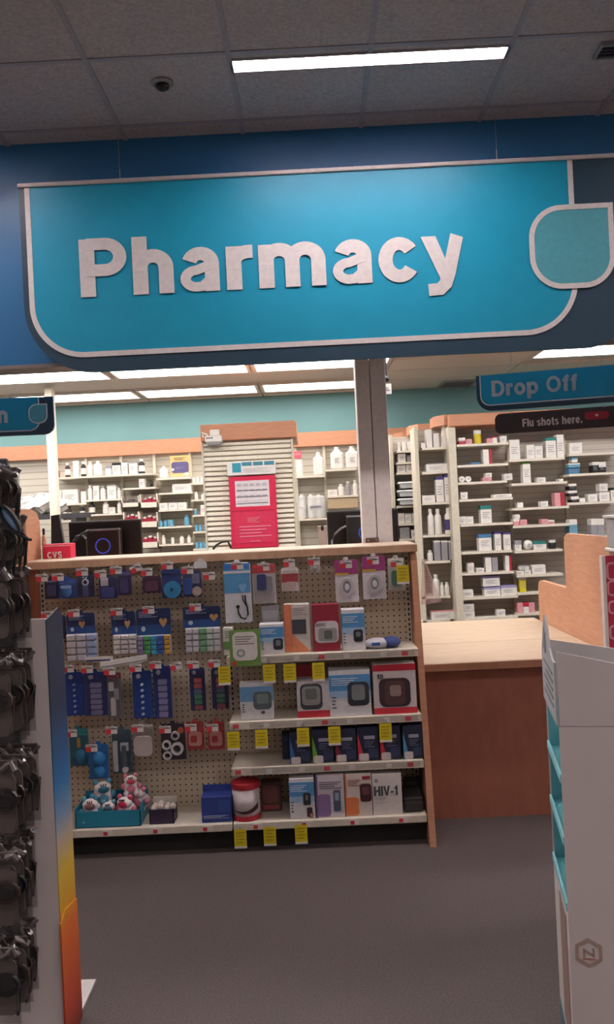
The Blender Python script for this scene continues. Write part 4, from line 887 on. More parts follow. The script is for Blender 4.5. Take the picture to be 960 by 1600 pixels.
for (nm, lb, pts) in (('cable', 'grey cable looped beside the terminal next to red box', ((108, 866), (110, 850), (118, 838), (128, 836), (133, 842))), ('cable', 'black cable crossing behind the red box', ((100, 862), (112, 848), (128, 834), (140, 829))),
                      ('cable', 'black cable arching over the countertop by the louvred pillar', ((333, 860), (338, 852), (346, 847), (356, 846), (361, 853))), ('cable', 'white cable curling beside the terminal next to grey post', ((519, 845), (524, 834), (533, 826), (541, 822)))):
    dd = 4.4 if 'arching' in lb else 4.78
    P = [W(x, y, dd) for x, y in pts]
    if dd > 4.5: P = [Vector((P[0].x, dd, ZDESK+.006))]+P
    else: P[0].z = P[-1].z = ZT+.006
    tag(MB().tube([(v.x, dd+.004*i, v.z) for i, v in enumerate(P)], .006, 8).build(nm, (GREY if 'grey' in lb else WHITE if 'white' in lb else BLACK), smooth=True), lb, 'cable')
a = W(497, 822, 4.85); b = W(512, 850, 4.85)
carton('paper_stand', 'white paper note holder beside terminal next to grey post', 'note holder', a.x, b.x, ZDESK, a.z, 4.85, .02, (214, 210, 208), [('note', 'box', .1, .05, .9, .55, (228, 226, 224)), ('clip', 'box', .35, 0, .65, .06, (60, 58, 60))])
p = W(565, 849, 4.4)

# ================================================================== PHARMACY SHELVING
SLATW = ramp_mat([(0, (176, 168, 150)), (1, (190, 182, 164))], 'shelf_back_enamel', 0, -6, 6, .7)
def stripes(c, pitch, dark, name):
    mt = bpy.data.materials.new(name); mt.use_nodes = True; nt = mt.node_tree; b = nt.nodes['Principled BSDF']; N = nt.nodes.new
    tc = N('ShaderNodeTexCoord'); sp = N('ShaderNodeSeparateXYZ'); nt.links.new(tc.outputs['Object'], sp.inputs[0])
    d = N('ShaderNodeMath'); d.operation = 'DIVIDE'; d.inputs[1].default_value = pitch; nt.links.new(sp.outputs[2], d.inputs[0])
    f = N('ShaderNodeMath'); f.operation = 'FRACT'; nt.links.new(d.outputs[0], f.inputs[0])
    cr = N('ShaderNodeValToRGB'); cr.color_ramp.interpolation = 'CONSTANT'; e = cr.color_ramp.elements; e[0].color = lin(dark); e[1].position = .16; e[1].color = lin(c)
    nt.links.new(f.outputs[0], cr.inputs[0]); nt.links.new(cr.outputs[0], b.inputs['Base Color']); b.inputs['Roughness'].default_value = .6
    return mt
SLAT = stripes((198, 192, 178), .075, (164, 157, 143), 'slatted_back_panel')
SLATR = stripes((196, 188, 178), .05, (172, 163, 153), 'fine_slatted_panel')
SHW = M((222, 214, 200), .5, name='white_shelf')
items_done = {}
ORD = ['top', 'second', 'third', 'fourth', 'fifth', 'sixth', 'seventh', 'eighth', 'ninth']
def put(kind, desc, where, x0, x1, z, ztop, y, dep, col, col2=None, extra=None):
    label = desc+' '+where
    w = x1-x0; h = max(ztop-z, .015); cx = (x0+x1)/2
    names = {'box': 'medicine_box', 'btl': 'medicine_bottle', 'jug': 'plastic_jug', 'jar': 'medicine_jar', 'roll': 'tape_roll', 'lean': 'medicine_box', 'ball': 'white_ball'}
    cat = {'box': 'box', 'btl': 'bottle', 'jug': 'jug', 'jar': 'jar', 'roll': 'roll', 'lean': 'box', 'ball': 'ball'}[kind]
    t = thing(names[kind], label, cat, (cx, y+dep/2, z))
    if kind == 'box':
        MB().cbox(x0, x1, y, y+dep, z, z+h, .002).build('carton', C(col), t)
        if col2: MB().cbox(x0-.001, x1+.001, y-.001, y+dep+.001, z+h*(1-(extra or .22)), z+h+.001, .002).build('top_band', C(col2), t)
        if w > .05: faceparts(t, x0, x1, z, z+h, y, [('text_print', 'lines', .15, .35, .8, .75, (150, 150, 156))])
    elif kind == 'lean':
        k = h*.25
        fixn(MB().prism([(x0, z), (x0+w*.6, z), (x1+.0, z+h*.97), (x1-w*.55, z+h)], y, y+dep).build('carton', C(col), t))
    elif kind == 'btl': bottle(t, cx, y+w/2, z, w/2, h, col, col2 or col, extra)
    elif kind == 'jar':
        r = w/2; MB().lathe([(r*.95, 0), (r, h*.04), (r, h*.68), (r*.9, h*.74)], cx, y+r, z, 12).build('body', C(col), t, smooth=True)
        MB().lathe([(r*.96, h*.72), (r*.98, h), (r*.8, h)], cx, y+r, z, 12).build('cap', C(col2 or col), t)
    elif kind == 'jug':
        d = w*.7
        MB().cbox(x0, x1, y, y+d, z, z+h*.78, w*.14).build('body', C(col), t)
        MB().lathe([(w*.34, h*.76), (w*.2, h*.88), (w*.17, h*.9)], cx, y+d/2, z, 12).build('shoulder', C(col), t)
        MB().lathe([(w*.19, h*.88), (w*.19, h), (w*.1, h)], cx, y+d/2, z, 12).build('cap', C(col2 or col), t)
        if extra: faceparts(t, x0, x1, z, z+h*.78, y, [('label', 'box', .25, .25, .75, .75, extra), ('label_print', 'lines', .32, .35, .68, .65, (120, 120, 130), .004)])
    elif kind == 'roll':
        r = h/2; MB().lathe([(r, 0), (r, dep*.5)], cx, y, z+r, 16, 'y').build('rim', C(col), t); MB().lathe([(r*.4, -.002), (r*.4, .001)], cx, y, z+r, 12, 'y').build('core', C(col2 or (190, 186, 180)), t)
    elif kind == 'ball':
        r = h/2; MB().ball((cx, y+r, z+r), r, 14).build('shell', C(col), t, smooth=True); MB().lathe([(r*.35, -.001), (r*.35, .002)], cx, y, z+r, 12, 'y').build('spot', C(col2 or (170, 168, 166)), t)
    return t
DESC = {}
Wt = (226, 222, 216); Br = (60, 38, 30); Bk = (30, 26, 26); Gy = (150, 148, 152); Rd = (176, 40, 60); Pk = (214, 150, 156); Bl = (96, 160, 190); Te = (40, 120, 116); Pu = (70, 58, 120); Pub = (150, 146, 190); Ye = (206, 190, 40); Db = (70, 120, 160)
def D_(kind, col, col2, w, h):
    nm = {Wt: 'white', Br: 'brown', Bk: 'black', Gy: 'grey', Rd: 'red', Pk: 'pink', Bl: 'light blue', Te: 'teal', Pu: 'purple', Pub: 'lilac', Ye: 'yellow', Db: 'blue'}
    c = nm.get(col, 'pale'); kn = {'box': 'carton', 'btl': 'bottle', 'jug': 'plastic jug', 'jar': 'jar', 'roll': 'tape roll', 'lean': 'leaning carton', 'ball': 'round tub'}[kind]
    sz = ''
    if kind in ('box', 'btl', 'jar'):
        r = h/max(w, .001); sz = 'tall ' if r > 2.1 else ('low ' if r < .62 else '') 
    tail = ''
    if col2 and col2 != col: tail = ' with %s %s' % (nm.get(col2, 'dark'), 'top' if kind == 'box' else 'cap')
    return sz+c+' '+kn+tail
def unit_shelf(unit, parent, D, dep, x0, x1, y0, y1, items, where, idep=.1, th=.02):
    """a shelf board at depth D between two pixels, and what stands on it: (kind, px0, px1, pytop, colour, colour2, extra)"""
    a = W(x0, y0, D); b = W(x1, y1, D); z = (a.z+b.z)/2
    s = MB().box(a.x, b.x, D, D+dep, z-th*.9, z+th*.1).build('shelf', SHW, parent)
    for it in items:
        k, p0, p1, pt, c = it[:5]; c2 = it[5] if len(it) > 5 else None; ex = it[6] if len(it) > 6 else None
        y = D+.025; lift = it[7] if len(it) > 7 else 0
        q0 = W(p0, pt, y); q1 = W(p1, pt, y); zt_ = (q0.z+q1.z)/2
        zz = z+th*.1+.001
        if lift: zz = W(p0, lift, y).z
        put(k, D_(k, c, c2, q1.x-q0.x, zt_-zz), where, q0.x, q1.x, zz, zt_, y, min(idep, dep-.04), c, c2, ex)
    return z
# --- back wall run
DB_ = 9.2
bw = thing('back_shelving', 'long slatted shelving run under the teal back wall', 'shelving', (-1, 9.5, 0))
xa_, xb_ = W(-150, 720, 9.5).x, W(640, 720, 9.5).x
zt0, zt1 = W(200, 689, 9.4).z, W(200, 711, 9.4).z
MB().box(xa_, xb_, 9.5, 9.55, 0, zt1).build('slatted_back', SLAT, bw)
MB().box(xa_, xb_, 9.4, 9.56, zt1, zt0).build('wood_trim', CAPW, bw)
for px in (84, 136, 191, 243, 299, 464, 509): 
    p = W(px, 760, 9.45); MB().box(p.x-.015, p.x+.015, 9.44, 9.5, 0, zt1).build('upright', CREAM, bw)
bay1 = 'by the white column'; bay2 = 'above the red bins'; bay3 = 'of the poster bay'; bay4 = 'of bay touching louvred pillar'; bay5 = 'between pillar and post'
def sh(n, b): return 'on %s shelf %s' % (ORD[n], b)
U = lambda *a: unit_shelf(bw, bw, DB_, .3, *a)
U(84, 240, 746, 740, [('btl', 85, 92, 732, Rd, Wt), ('btl', 100, 108, 723, Br, Wt, Wt), ('jar', 112, 122, 720, Wt), ('btl', 125, 133, 721, Bk, Wt, Wt), ('btl', 135, 144, 721, Wt), ('jug', 145, 158, 720, Wt), ('jar', 163, 174, 728, Wt, Gy), ('box', 175, 188, 723, Wt, Bk), ('box', 189, 199, 723, Wt), ('box', 201, 214, 722, Wt, Gy, .1), ('btl', 215, 225, 717, Bk, Wt, Wt)], sh(0, bay1))
U(85, 135, 788, 786, [('box', 85, 96, 766, Wt), ('box', 97, 121, 765, Wt), ('jar', 125, 134, 768, Wt)], sh(1, bay1))
U(135, 189, 781, 779.5, [('btl', 136, 143, 758, Wt), ('box', 145, 154, 759, Wt), ('btl', 155, 164, 759, Wt, Gy), ('box', 167, 181, 758, Wt, Gy, .08), ('btl', 182, 188, 762, Wt)], sh(1, bay1).replace('second', 'second mid'))
U(193, 243, 763, 761, [('box', 217, 226, 748, Wt), ('btl', 233, 238, 750, Bk)], sh(0, bay2))
U(96, 135, 813, 812, [('btl', 97, 104, 790, Br, Wt, Wt), ('btl', 105, 111, 791, Br, Br, Wt), ('btl', 123, 131, 788, Bk, Wt, Wt)], sh(2, bay1))
U(137, 191, 804, 802, [('btl', 137, 147, 784, Bk, Bk, Wt), ('btl', 159, 169, 783, Wt), ('box', 170, 179, 790, Wt, Br), ('btl', 182, 189, 782, Wt, Wt)], sh(2, bay1).replace('third', 'third mid'))
U(244, 298, 747, 746, [('jug', 249, 261, 728, Wt)], sh(0, bay3))
U(248, 301, 770, 769, [('box', 269, 299, 756, Wt)], sh(1, bay3))
U(248, 301, 797, 795, [('box', 249, 262, 786, Wt), ('box', 263, 277, 785, Wt, Gy, .1), ('box', 278, 291, 785, Wt)], sh(2, bay3))
U(247, 300, 824, 821, [('btl', 248, 254, 813, Bl), ('btl', 255, 261, 812, Bl), ('box', 262, 270, 812, Bl), ('btl', 287, 295, 804, Bl, Db)], sh(3, bay3))
U(249, 302, 851, 849, [('btl', 252, 258, 836, Wt), ('jar', 267, 272, 840, Wt), ('btl', 280, 287, 836, Wt, Gy), ('btl', 292, 298, 836, Wt)], sh(4, bay3))
U(298, 321, 755, 754, [('jar', 300, 305, 746, Wt), ('jar', 306, 311, 745, Wt), ('jar', 313, 319, 745, Wt)], sh(0, bay4))
U(299, 323, 781, 780, [('btl', 303, 309, 768, Wt), ('btl', 314, 319, 771, Wt)], sh(1, bay4))
U(301, 325, 805, 804, [('btl', 303, 308, 795, Bl, Wt), ('box', 313, 322, 789, Wt)], sh(2, bay4))
U(302, 326, 831, 830, [('jar', 304, 309, 820, Bl), ('jar', 310, 315, 820, Bl), ('jar', 319, 325, 820, Bl, Wt)], sh(3, bay4))
U(302, 326, 858, 857, [('jar', 305, 310, 847, Bl), ('jar', 311, 317, 847, Bl), ('jar', 318, 325, 847, Bl)], sh(4, bay4))
U(463, 508, 744, 743, [('jar', 462, 473, 718, Wt), ('jug', 489, 505, 706, Wt)], sh(0, bay5))
q0, q1 = W(459, 717, DB_+.04), W(471, 705, DB_+.04)
carton('pink_box', 'small pink box on top of white jar by louvred pillar', 'box', q0.x, q1.x, q0.z+.006, q1.z, DB_+.04, .06, (226, 90, 110), [('print', 'box', .1, .3, .9, .5, (236, 140, 150))])
U(509, 558, 734, 732, [('jug', 516, 536, 698, Wt, Wt, Wt), ('jug', 540, 560, 697, Wt, Wt, Wt)], sh(0, bay5).replace('top', 'upper step'))
U(512, 560, 775, 774, [('box', 512, 527, 765, Wt), ('btl', 528, 538, 756, Wt), ('btl', 540, 548, 752, Gy, Wt), ('btl', 551, 559, 750, Wt)], sh(1, bay5))
z = U(467, 511, 811, 810, [('btl', 467, 475, 772, Wt, Wt), ('btl', 481, 490, 772, Wt, Wt), ('btl', 494, 502, 772, Wt, Wt)], sh(2, bay5))
for (p0, p1) in ((465, 479), (480, 510)):
    a = W(p0, 775, DB_+.01); b = W(p1, 810, DB_+.01)
    t = thing('bottle_bag', 'milky shrink bag of bottles on low shelf, %s' % ('narrow one by the pillar' if p0 < 470 else 'wider one with printed label'), 'bag', ((a.x+b.x)/2, DB_+.1, z))
    MB().cbox(a.x, b.x, DB_+.004, DB_+.2, z+.004, a.z, .02).build('film', BAG, t)
    MB().box(a.x+.03, b.x-.05, DB_+.001, DB_+.004, z+.12, z+.14).build('printed_strip', M((120, 110, 130)), t)
p0, p1 = W(512, 779, 9.25), W(560, 793, 9.25); tag(MB().cbox(p0.x, p1.x, 9.22, 9.3, p1.z, p0.z, .004).build('tan_board', M((186, 164, 132))), 'tan board strip below the bottles between pillar and post', 'board')
# printed poster leaning on the shelf
a, b = W(267, 745, DB_+.06), W(296, 711, DB_+.06)
t = thing('poster', 'yellow edged poster with purple print on the back shelf', 'poster', ((a.x+b.x)/2, DB_+.07, a.z))
MB().box(a.x, b.x, DB_+.06, DB_+.068, a.z, b.z).build('sheet', M((222, 186, 120)), t)
faceparts(t, a.x, b.x, a.z, b.z, DB_+.06, [('purple_print', 'rbox', .06, .3, .94, .84, (92, 84, 130)), ('head_print', 'lines', .2, .08, .8, .24, (90, 70, 60)), ('white_spot', 'disc', .04, .6, .2, .72, (226, 220, 210)), ('white_spot', 'disc', .7, .82, .94, .98, (226, 220, 214)), ('word_print', 'lines', .25, .52, .75, .66, (150, 150, 190))])
# white bins with red stock
RB = M((150, 26, 52))
for i, (x0, x1, y0, y1, lb) in enumerate(((190, 217, 774, 794, 'top left bin holding grey boxes'), (219, 246, 771, 795, 'upper bin beside the poster bay'), (193, 217, 799, 821, 'lower bin beside the black bottles'), (218, 246, 800, 826, 'middle bin beside the poster bay'), (219, 247, 832, 858, 'lowest bin beside the poster bay'))):
    lb = lb.replace('top left bin', 'upper bin')
    a, b = W(x0, y1, DB_), W(x1, y0, DB_)
    t = thing('stock_bin', 'white open bin with red cartons, '+lb, 'bin', ((a.x+b.x)/2, DB_+.12, a.z))
    h = b.z-a.z
    MB().box(a.x, b.x, DB_, DB_+.006, a.z, a.z+h*.42).build('front_wall', SHW, t); MB().box(a.x, b.x, DB_+.2, DB_+.206, a.z, b.z).build('rear_wall', SHW, t)
    for x in (a.x, b.x-.012): MB().box(x, x+.012, DB_, DB_+.2, a.z, b.z).build('side_wall', SHW, t)
    MB().box(a.x, b.x, DB_, DB_+.2, a.z, a.z+.01).build('bin_floor', SHW, t)
    for k in range(3):
        xw = (b.x-a.x-.04)/3; MB().cbox(a.x+.02+k*xw, a.x+.018+(k+1)*xw, DB_+.03, DB_+.16, a.z+.01, a.z+h*(.62+.08*(k % 2)), .004).build('stock_carton', RB if i else M((90, 80, 80)), t)
        if i: MB().lathe([(.02, 0), (.018, .02)], a.x+.02+(k+.5)*xw, DB_+.08, a.z+h*(.62+.08*(k % 2)), 10).build('white_cap', WHITE, t)
# crumpled white bag beyond the left divider
c = W(58, 782, 8.6)
t = thing('plastic_bag', 'crumpled white plastic bag behind the tall wooden end panel', 'bag', (c.x, 8.6, c.z-.25))
mb = MB(); mb.ball((c.x+.02, 8.6, c.z-.06), 1, 30, (.3, .18, .11))
mb.v = [(x+random.uniform(-.035, .035), y_+random.uniform(-.03, .03), z_+random.uniform(-.035, .035)) for x, y_, z_ in mb.v]
mb.build('bag_film', M((200, 196, 192), .35), t)
MB().box(c.x-.5, c.x+.5, 8.4, 8.8, c.z-.2, c.z-.15).build('support_ledge', DGREY, t)
MB().box(c.x-.45, c.x-.4, 8.4, 8.8, 0, c.z-.2).box(c.x+.4, c.x+.45, 8.4, 8.8, 0, c.z-.2).build('ledge_leg', DGREY, t)

# --- louvred pillar with the red notice
DP = 7.1
a, b = W(320, 760, DP), W(459, 760, DP); zc_ = W(388, 687, DP).z; zcap = W(388, 661, DP).z
t = thing('louvred_pillar', 'cream louvred pillar capped with an orange wood band', 'pillar', ((a.x+b.x)/2, DP+.4, 0))
MB().box(a.x, b.x, DP+.012, DP+.8, 0, zc_).build('core', CREAM, t)
for x in (a.x-.012, b.x-.004): MB().box(x, x+.016, DP-.006, DP+.05, 0, zc_).build('edge_trim', CREAM, t)
MB().cbox(W(313, 672, DP-.03).x, W(463, 672, DP-.03).x, DP-.04, DP+.84, zc_, zcap, .006).build('wood_cap', CAPW, t)
LV = M((218, 212, 196), .55, name='louvre_enamel'); z = zc_-.006; lm = None; x0, x1 = a.x+.006, b.x-.006
while z > 1.0:
    if lm is None:
        o = MB().prism([(DP-.008, -.036), (DP-.012, -.03), (DP+.006, -.002), (DP+.013, 0), (DP+.013, -.036)], x0, x1, 'x').build('louvre', LV, t, False); fixn(o); lm = o; base_z = 0
    else:
        o = lm.copy(); COL.objects.link(o); o.parent = t
    o.location = (0, 0, z); z -= .0425
a, b = W(361, 857, DP-.05), W(433, 744, DP-.05)
t = thing('red_notice', 'red notice board with white calendar sheet on the louvred pillar', 'notice', ((a.x+b.x)/2, DP-.05, a.z))
zb0, zt0_ = W(397, 856, DP-.05).z, W(394, 744, DP-.05).z
MB().cbox(W(360, 800, DP-.05).x, W(433, 800, DP-.05).x, DP-.06, DP-.02, zb0, zt0_, .004).build('red_board', M((206, 34, 74), .45), t)
x0, x1 = W(360, 800, DP-.05).x, W(433, 800, DP-.05).x
faceparts(t, x0, x1, zb0, zt0_, DP-.06, [('sheet', 'box', .13, .06, .86, .42, (212, 204, 208)), ('seam', 'box', .04, .475, .96, .485, (170, 26, 60)), ('inner_panel', 'box', .08, .5, .94, .93, (206, 44, 82)), ('head_text', 'lines', .36, .57, .64, .65, (228, 140, 160), .006), ('body_text', 'lines', .18, .68, .86, .86, (226, 130, 152), .006), ('foot_text', 'box', .4, .9, .62, .91, (226, 130, 152), .006)])
for k in range(3): faceparts(t, x0, x1, zb0, zt0_, DP-.06, [('calendar_line', 'box', .16, .19+.09*k, .82, .198+.09*k, (90, 84, 96), .005)])
for i in range(5):
    for j in range(4): faceparts(t, x0, x1, zb0, zt0_, DP-.06, [('calendar_cell', 'box', .17+.135*i, .1+.08*j, .27+.135*i, .135+.07*j, (176, 170, 180), .004)])
h0, h1 = W(355, 732, DP-.05), W(431, 730, DP-.05)
t = thing('notice_header', 'white and turquoise header card above the red notice', 'sign', ((h0.x+h1.x)/2, DP-.05, W(392, 741, DP-.05).z))
zz0, zz1 = W(392, 742, DP-.05).z, W(392, 721, DP-.05).z
MB().cbox(h0.x, h1.x, DP-.064, DP-.02, zz0, zz1, .003).build('card', M((222, 218, 216)), t)
faceparts(t, h0.x, h1.x, zz0, zz1, DP-.064, [('turquoise_square', 'box', .11, .08, .29, .78, (46, 146, 170)), ('tab_print', 'box', .31, .04, .51, .32, (60, 130, 150)), ('tab_print', 'box', .54, .04, .74, .32, (60, 130, 150)), ('tab_print', 'box', .77, .04, .97, .32, (60, 130, 150)), ('text_print', 'lines', .34, .45, .9, .85, (190, 188, 188))])
a, b = W(321, 692, DP-.08), W(347, 680, DP-.08)
t = thing('wall_device', 'white boxy device clipped to the top of the louvred pillar', 'device', ((a.x+b.x)/2, DP-.06, a.z))
MB().cbox(a.x, b.x, DP-.1, DP-.015, a.z, b.z, .008).build('case', WHITE, t)
c0, c1 = W(328, 681, DP-.08), W(343, 671, DP-.08); MB().cbox(c0.x, c1.x, DP-.08, DP-.015, b.z, c1.z, .006).build('upper_case', WHITE, t)
MB().box(a.x+.01, a.x+.07, DP-.102, DP-.099, a.z+.03, a.z+.045).build('slot', GREY, t); MB().box(a.x+.02, b.x-.02, DP-.095, DP-.02, a.z-.02, a.z).build('bracket', GREY, t)
MB().tube([(a.x-.02, DP-.05, a.z+.05), (a.x-.03, DP-.05, a.z+.09), (a.x+.02, DP-.05, b.z+.01)], .008, 8).build('cord_loop', WHITE, t)

# --- stock shelves behind the drop-off counter
DR = 7.0
rs = thing('stock_shelving', 'tall stock shelving with orange wood cap behind drop-off counter', 'shelving', (W(850, 800, DR).x, DR+.3, 0))
xa_, xb_ = W(708, 800, DR+.25).x, 5.9
zc0, zc1 = W(760, 664, DR-.02).z, W(760, 645, DR-.02).z
MB().box(xa_, xb_, DR+.3, DR+.34, 0, zc0).build('slatted_back', SLATR, rs)
MB().cbox(W(701, 650, DR).x, xb_, DR-.03, DR+.36, zc0, zc1, .006).build('wood_cap', CAPW, rs)
for px in (712,):
    p = W(px, 800, DR); MB().box(p.x-.03, p.x+.03, DR-.01, DR+.3, 0, zc0).build('upright', CREAM, rs)
    u = rs.children[-1]
for px in (799, 887): p = W(px, 800, DR+.28); MB().box(p.x-.012, p.x+.012, DR+.27, DR+.3, 0, zc0).build('upright', CREAM, rs)
c1 = 'of stock bay by cream upright'; c2 = 'of the middle stock bay'; c3 = 'of stock bay past divider'
V = lambda *a: unit_shelf(rs, rs, DR, .28, *a)
V(714, 795, 694, 692, [('box', 717, 727, 684, Rd, Wt, .5), ('box', 728, 738, 686, Pk), ('jar', 741, 753, 672, Ye, Wt), ('box', 761, 770, 685, Pk), ('box', 770, 777, 682, Wt, Rd), ('box', 782, 792, 681, Wt)], sh(0, c1))
V(715, 795, 727, 724, [('box', 736, 750, 722, Db), ('box', 755, 764, 702, Wt), ('box', 764.5, 768.5, 702, Rd)], sh(1, c1))
V(716, 793, 754, 751, [('roll', 718, 726, 744, Wt), ('roll', 728, 736, 744, Wt), ('box', 755, 769, 746, Pk), ('box', 759, 769, 739, Wt, None, None, 746), ('box', 788, 801, 740, Wt)], sh(2, c1))
V(718, 802, 781, 777, [('box', 720, 731, 769, Wt), ('box', 771, 800, 772, Wt)], sh(3, c1))
V(720, 802, 819, 817, [('box', 718, 729, 807, Wt), ('box', 729.5, 740, 807, Wt), ('box', 751, 768, 790, Wt, Te)], sh(4, c1))
V(720, 801, 862, 861, [('box', 748, 768, 835, Wt, Db), ('box', 773, 783, 831, Wt, Pu, .12), ('box', 787, 798, 832, Wt, Pu, .12)], sh(5, c1))
V(722, 804, 896, 893, [('box', 731, 741, 880, Wt), ('box', 745, 757, 888, Wt), ('box', 759, 768, 871, Wt), ('box', 769, 778, 871, Gy), ('box', 790, 796, 868, Wt), ('box', 796.5, 799.5, 868, Rd)], sh(6, c1))
V(723, 810, 934, 931, [('box', 724, 740, 922, Wt), ('box', 757, 782, 918, Wt, Pub), ('box', 755, 781, 900, Wt, Pub, .22, 917), ('box', 783, 808, 915, Wt, Pub)], sh(7, c1))
V(723, 810, 967, 963, [('box', 725, 742, 955, Wt), ('box', 725, 741, 943, Wt, Gy, .1, 955), ('box', 777, 790, 953, Wt)], sh(8, c1))
V(796, 883, 718, 715, [('box', 796, 812, 687, Wt), ('box', 823, 835.5, 695, Wt), ('box', 836, 848, 695, Wt, Gy, .1), ('box', 853, 869, 684, Wt, Te, .15), ('box', 870, 881, 679, Wt)], sh(0, c2))
V(800, 887, 756, 752, [('box', 817, 829, 721, Wt, (110, 150, 70), .13), ('box', 840, 853, 746, Wt), ('box', 874, 881, 748, Wt)], sh(1, c2))
V(801, 890, 795, 790, [('box', 809, 818, 785, Wt), ('box', 846, 857, 783, Wt), ('box', 867, 876, 770, Pk), ('box', 876.5, 882, 769, Rd)], sh(2, c2))
V(802, 890, 822, 818, [('box', 803, 812, 811, Pk, Wt, .4), ('box', 813, 824, 812, Pk), ('box', 805, 813, 804, Wt, None, None, 811), ('box', 847, 857, 811, Pk), ('box', 857.5, 867, 813, Pk, Wt, .4)], sh(3, c2))
V(805, 880, 861, 858, [('box', 805, 815, 845, Wt, Gy, .4), ('ball', 820, 834, 844, Wt), ('box', 834.5, 854, 846, Wt, Te, .35), ('jar', 859, 870, 844, Bk, Wt)], sh(4, c2))
V(808, 880, 899, 896, [('box', 808, 819, 892, Wt), ('box', 820, 830, 891, Wt), ('box', 812, 827, 884, Wt, Gy, .2, 891), ('box', 832, 853, 883, Wt)], sh(5, c2))
V(810, 880, 926, 924, [('box', 812, 822, 902, Ye, Wt, .2)], sh(6, c2))
V(809, 880, 959, 956, [('box', 809, 817.5, 942, Pk), ('box', 818, 826.5, 942, Wt, Rd, .4), ('box', 827, 836, 942, Pk)], sh(7, c2))
V(890, 975, 709, 706, [('box', 890, 910, 692, Wt)], sh(0, c3))
V(890, 975, 741, 737, [('box', 889, 906, 732, Db), ('box', 889, 907, 724, Bl, Wt, .3, 731), ('box', 894, 903, 715, Wt, Bl, .4, 723), ('box', 926, 936, 722, Bk, Wt, .3), ('box', 936.5, 947, 722, Bk, Wt, .5)], sh(1, c3))
V(887, 975, 786, 782, [('box', 893, 905, 776, Bk, Wt, .5), ('box', 889, 902, 767, Bk, Wt, .5, 775), ('box', 889, 901, 756, Bk, Wt, .4, 766), ('box', 906, 915, 778, Wt), ('box', 920, 934, 772, Wt), ('box', 937, 953, 769, Wt), ('box', 937, 950, 755, Wt, Gy, .1, 768), ('box', 955, 965, 762, Wt, Bk, .2)], sh(2, c3))
V(889, 975, 840, 837, [('box', 890, 902, 812, Bl, Wt, .3), ('box', 924, 933.5, 811, Gy, Wt, .35), ('box', 934, 944, 811, Gy, Wt, .35)], sh(3, c3))
# --- stepped stock bays beside it
def bay(name, label, D, px0, px1, capy, capx, shelves, where, dep=.3, pxu=None):
    a, b = W(px0, 760, D), W(px1, 760, D); t = thing(name, label, 'shelving', ((a.x+b.x)/2, D+dep/2, 0))
    z0 = W(px1, capy[1], D).z; z1 = W(px1, capy[0], D).z
    MB().box(a.x, b.x, D+dep, D+dep+.02, 0, z0).build('rear_panel', SLATR, t)
    ca, cb = W(capx[0], capy[0], D).x, W(capx[1], capy[0], D).x
    fixn(MB().prism([(ca, D+.1), (ca+.07, D-.03), (cb, D-.03), (cb, D+dep+.02), (ca, D+dep+.02)], z0, z1, 'z').build('wood_cap', CAPW, t))
    for x in ((a.x-.03,) if name == 'corner_bay' else (a.x-.03, b.x)): MB().box(x, x+.03, D, D+dep, 0, z0).build('upright', CREAM, t)
    for (y0, its, w) in shelves: unit_shelf(t, t, D, dep, px0+3, px1-2, y0+1, y0-1, its, w)
    return t
w1 = 'of narrow corner bay'
bay('corner_bay', 'narrow stock bay with orange cap beside the cream upright', 7.1, 657, 706, (648, 664), (680, 699.5), [
    (699, [('box', 658, 665, 692, Wt), ('box', 666, 675, 671, Wt), ('box', 677, 686, 677, Wt), ('lean', 688, 701, 661, Wt)], sh(0, w1)),
    (737, [('box', 666, 700, 724, Wt, Gy, .1)], sh(1, w1)),
    (785, [('box', 660, 680, 774, Wt), ('box', 681, 693, 745, Wt, Pu, .12), ('box', 694, 705, 741, Wt, Pu, .12)], sh(2, w1)),
    (836, [('btl', 668, 678, 795, Wt), ('btl', 679, 690, 795, Wt), ('btl', 695, 707, 793, Wt, Wt, Pu)], sh(3, w1)),
    (877, [('btl', 668, 677, 860, Wt), ('box', 678, 688, 845, Gy, Wt, .08), ('box', 689.5, 699.5, 845, Gy, Wt, .08), ('box', 701, 711, 845, Gy, Wt, .08)], sh(4, w1)),
    (932, [('btl', 676, 687, 898, Wt), ('btl', 688, 694, 910, Wt), ('btl', 695, 703, 910, Wt)], sh(5, w1)),
    (970, [('box', 674, 711, 955, Wt, Pk, .1)], sh(6, w1))], w1)
w2 = 'of the foam tray bay'
bay('stepped_bay', 'stepped middle stock bay with foam trays', 7.9, 617, 657, (663, 677), (641, 688), [
    (704, [('box', 621, 626, 691, Wt), ('box', 628, 634, 690, Wt), ('box', 638, 645, 690, Wt)], sh(0, w2)),
    (722, [('box', 622, 634, 709, Wt), ('box', 636, 650, 711, Gy)], sh(1, w2)),
    (738, [('box', 621, 634, 727, Wt), ('box', 635, 650, 726, Wt)], sh(2, w2)),
    (790, [], sh(3, w2)),
    (818, [('box', 622, 632, 802, Wt), ('box', 633, 643, 802, Wt, Gy, .1), ('box', 644, 653, 802, Wt)], sh(4, w2)),
    (842, [('box', 625, 640, 824, Gy), ('box', 643, 655, 828, Wt)], sh(5, w2))], w2)
for k in range(3):
    y0 = 789-13*k; a, b = W(624-(k % 2), y0, 7.86), W(651-(k % 2)*2, y0-11, 7.86)
    t = thing('foam_tray', 'white foam tray in the stepped bay, %s of its stack' % ('lowest', 'middle', 'topmost')[k], 'tray', ((a.x+b.x)/2, 8.0, a.z))
    MB().prism([(a.x+.02, a.z), (b.x-.02, a.z), (b.x-.012, b.z-.02), (a.x+.012, b.z-.02)], 7.87, 8.15).build('tray_body', M((220, 226, 228)), t)
    fixn(t.children[0]); MB().cbox(a.x-.005, b.x+.005, 7.85, 8.17, b.z-.02, b.z, .006).build('rim', M((226, 232, 234)), t)
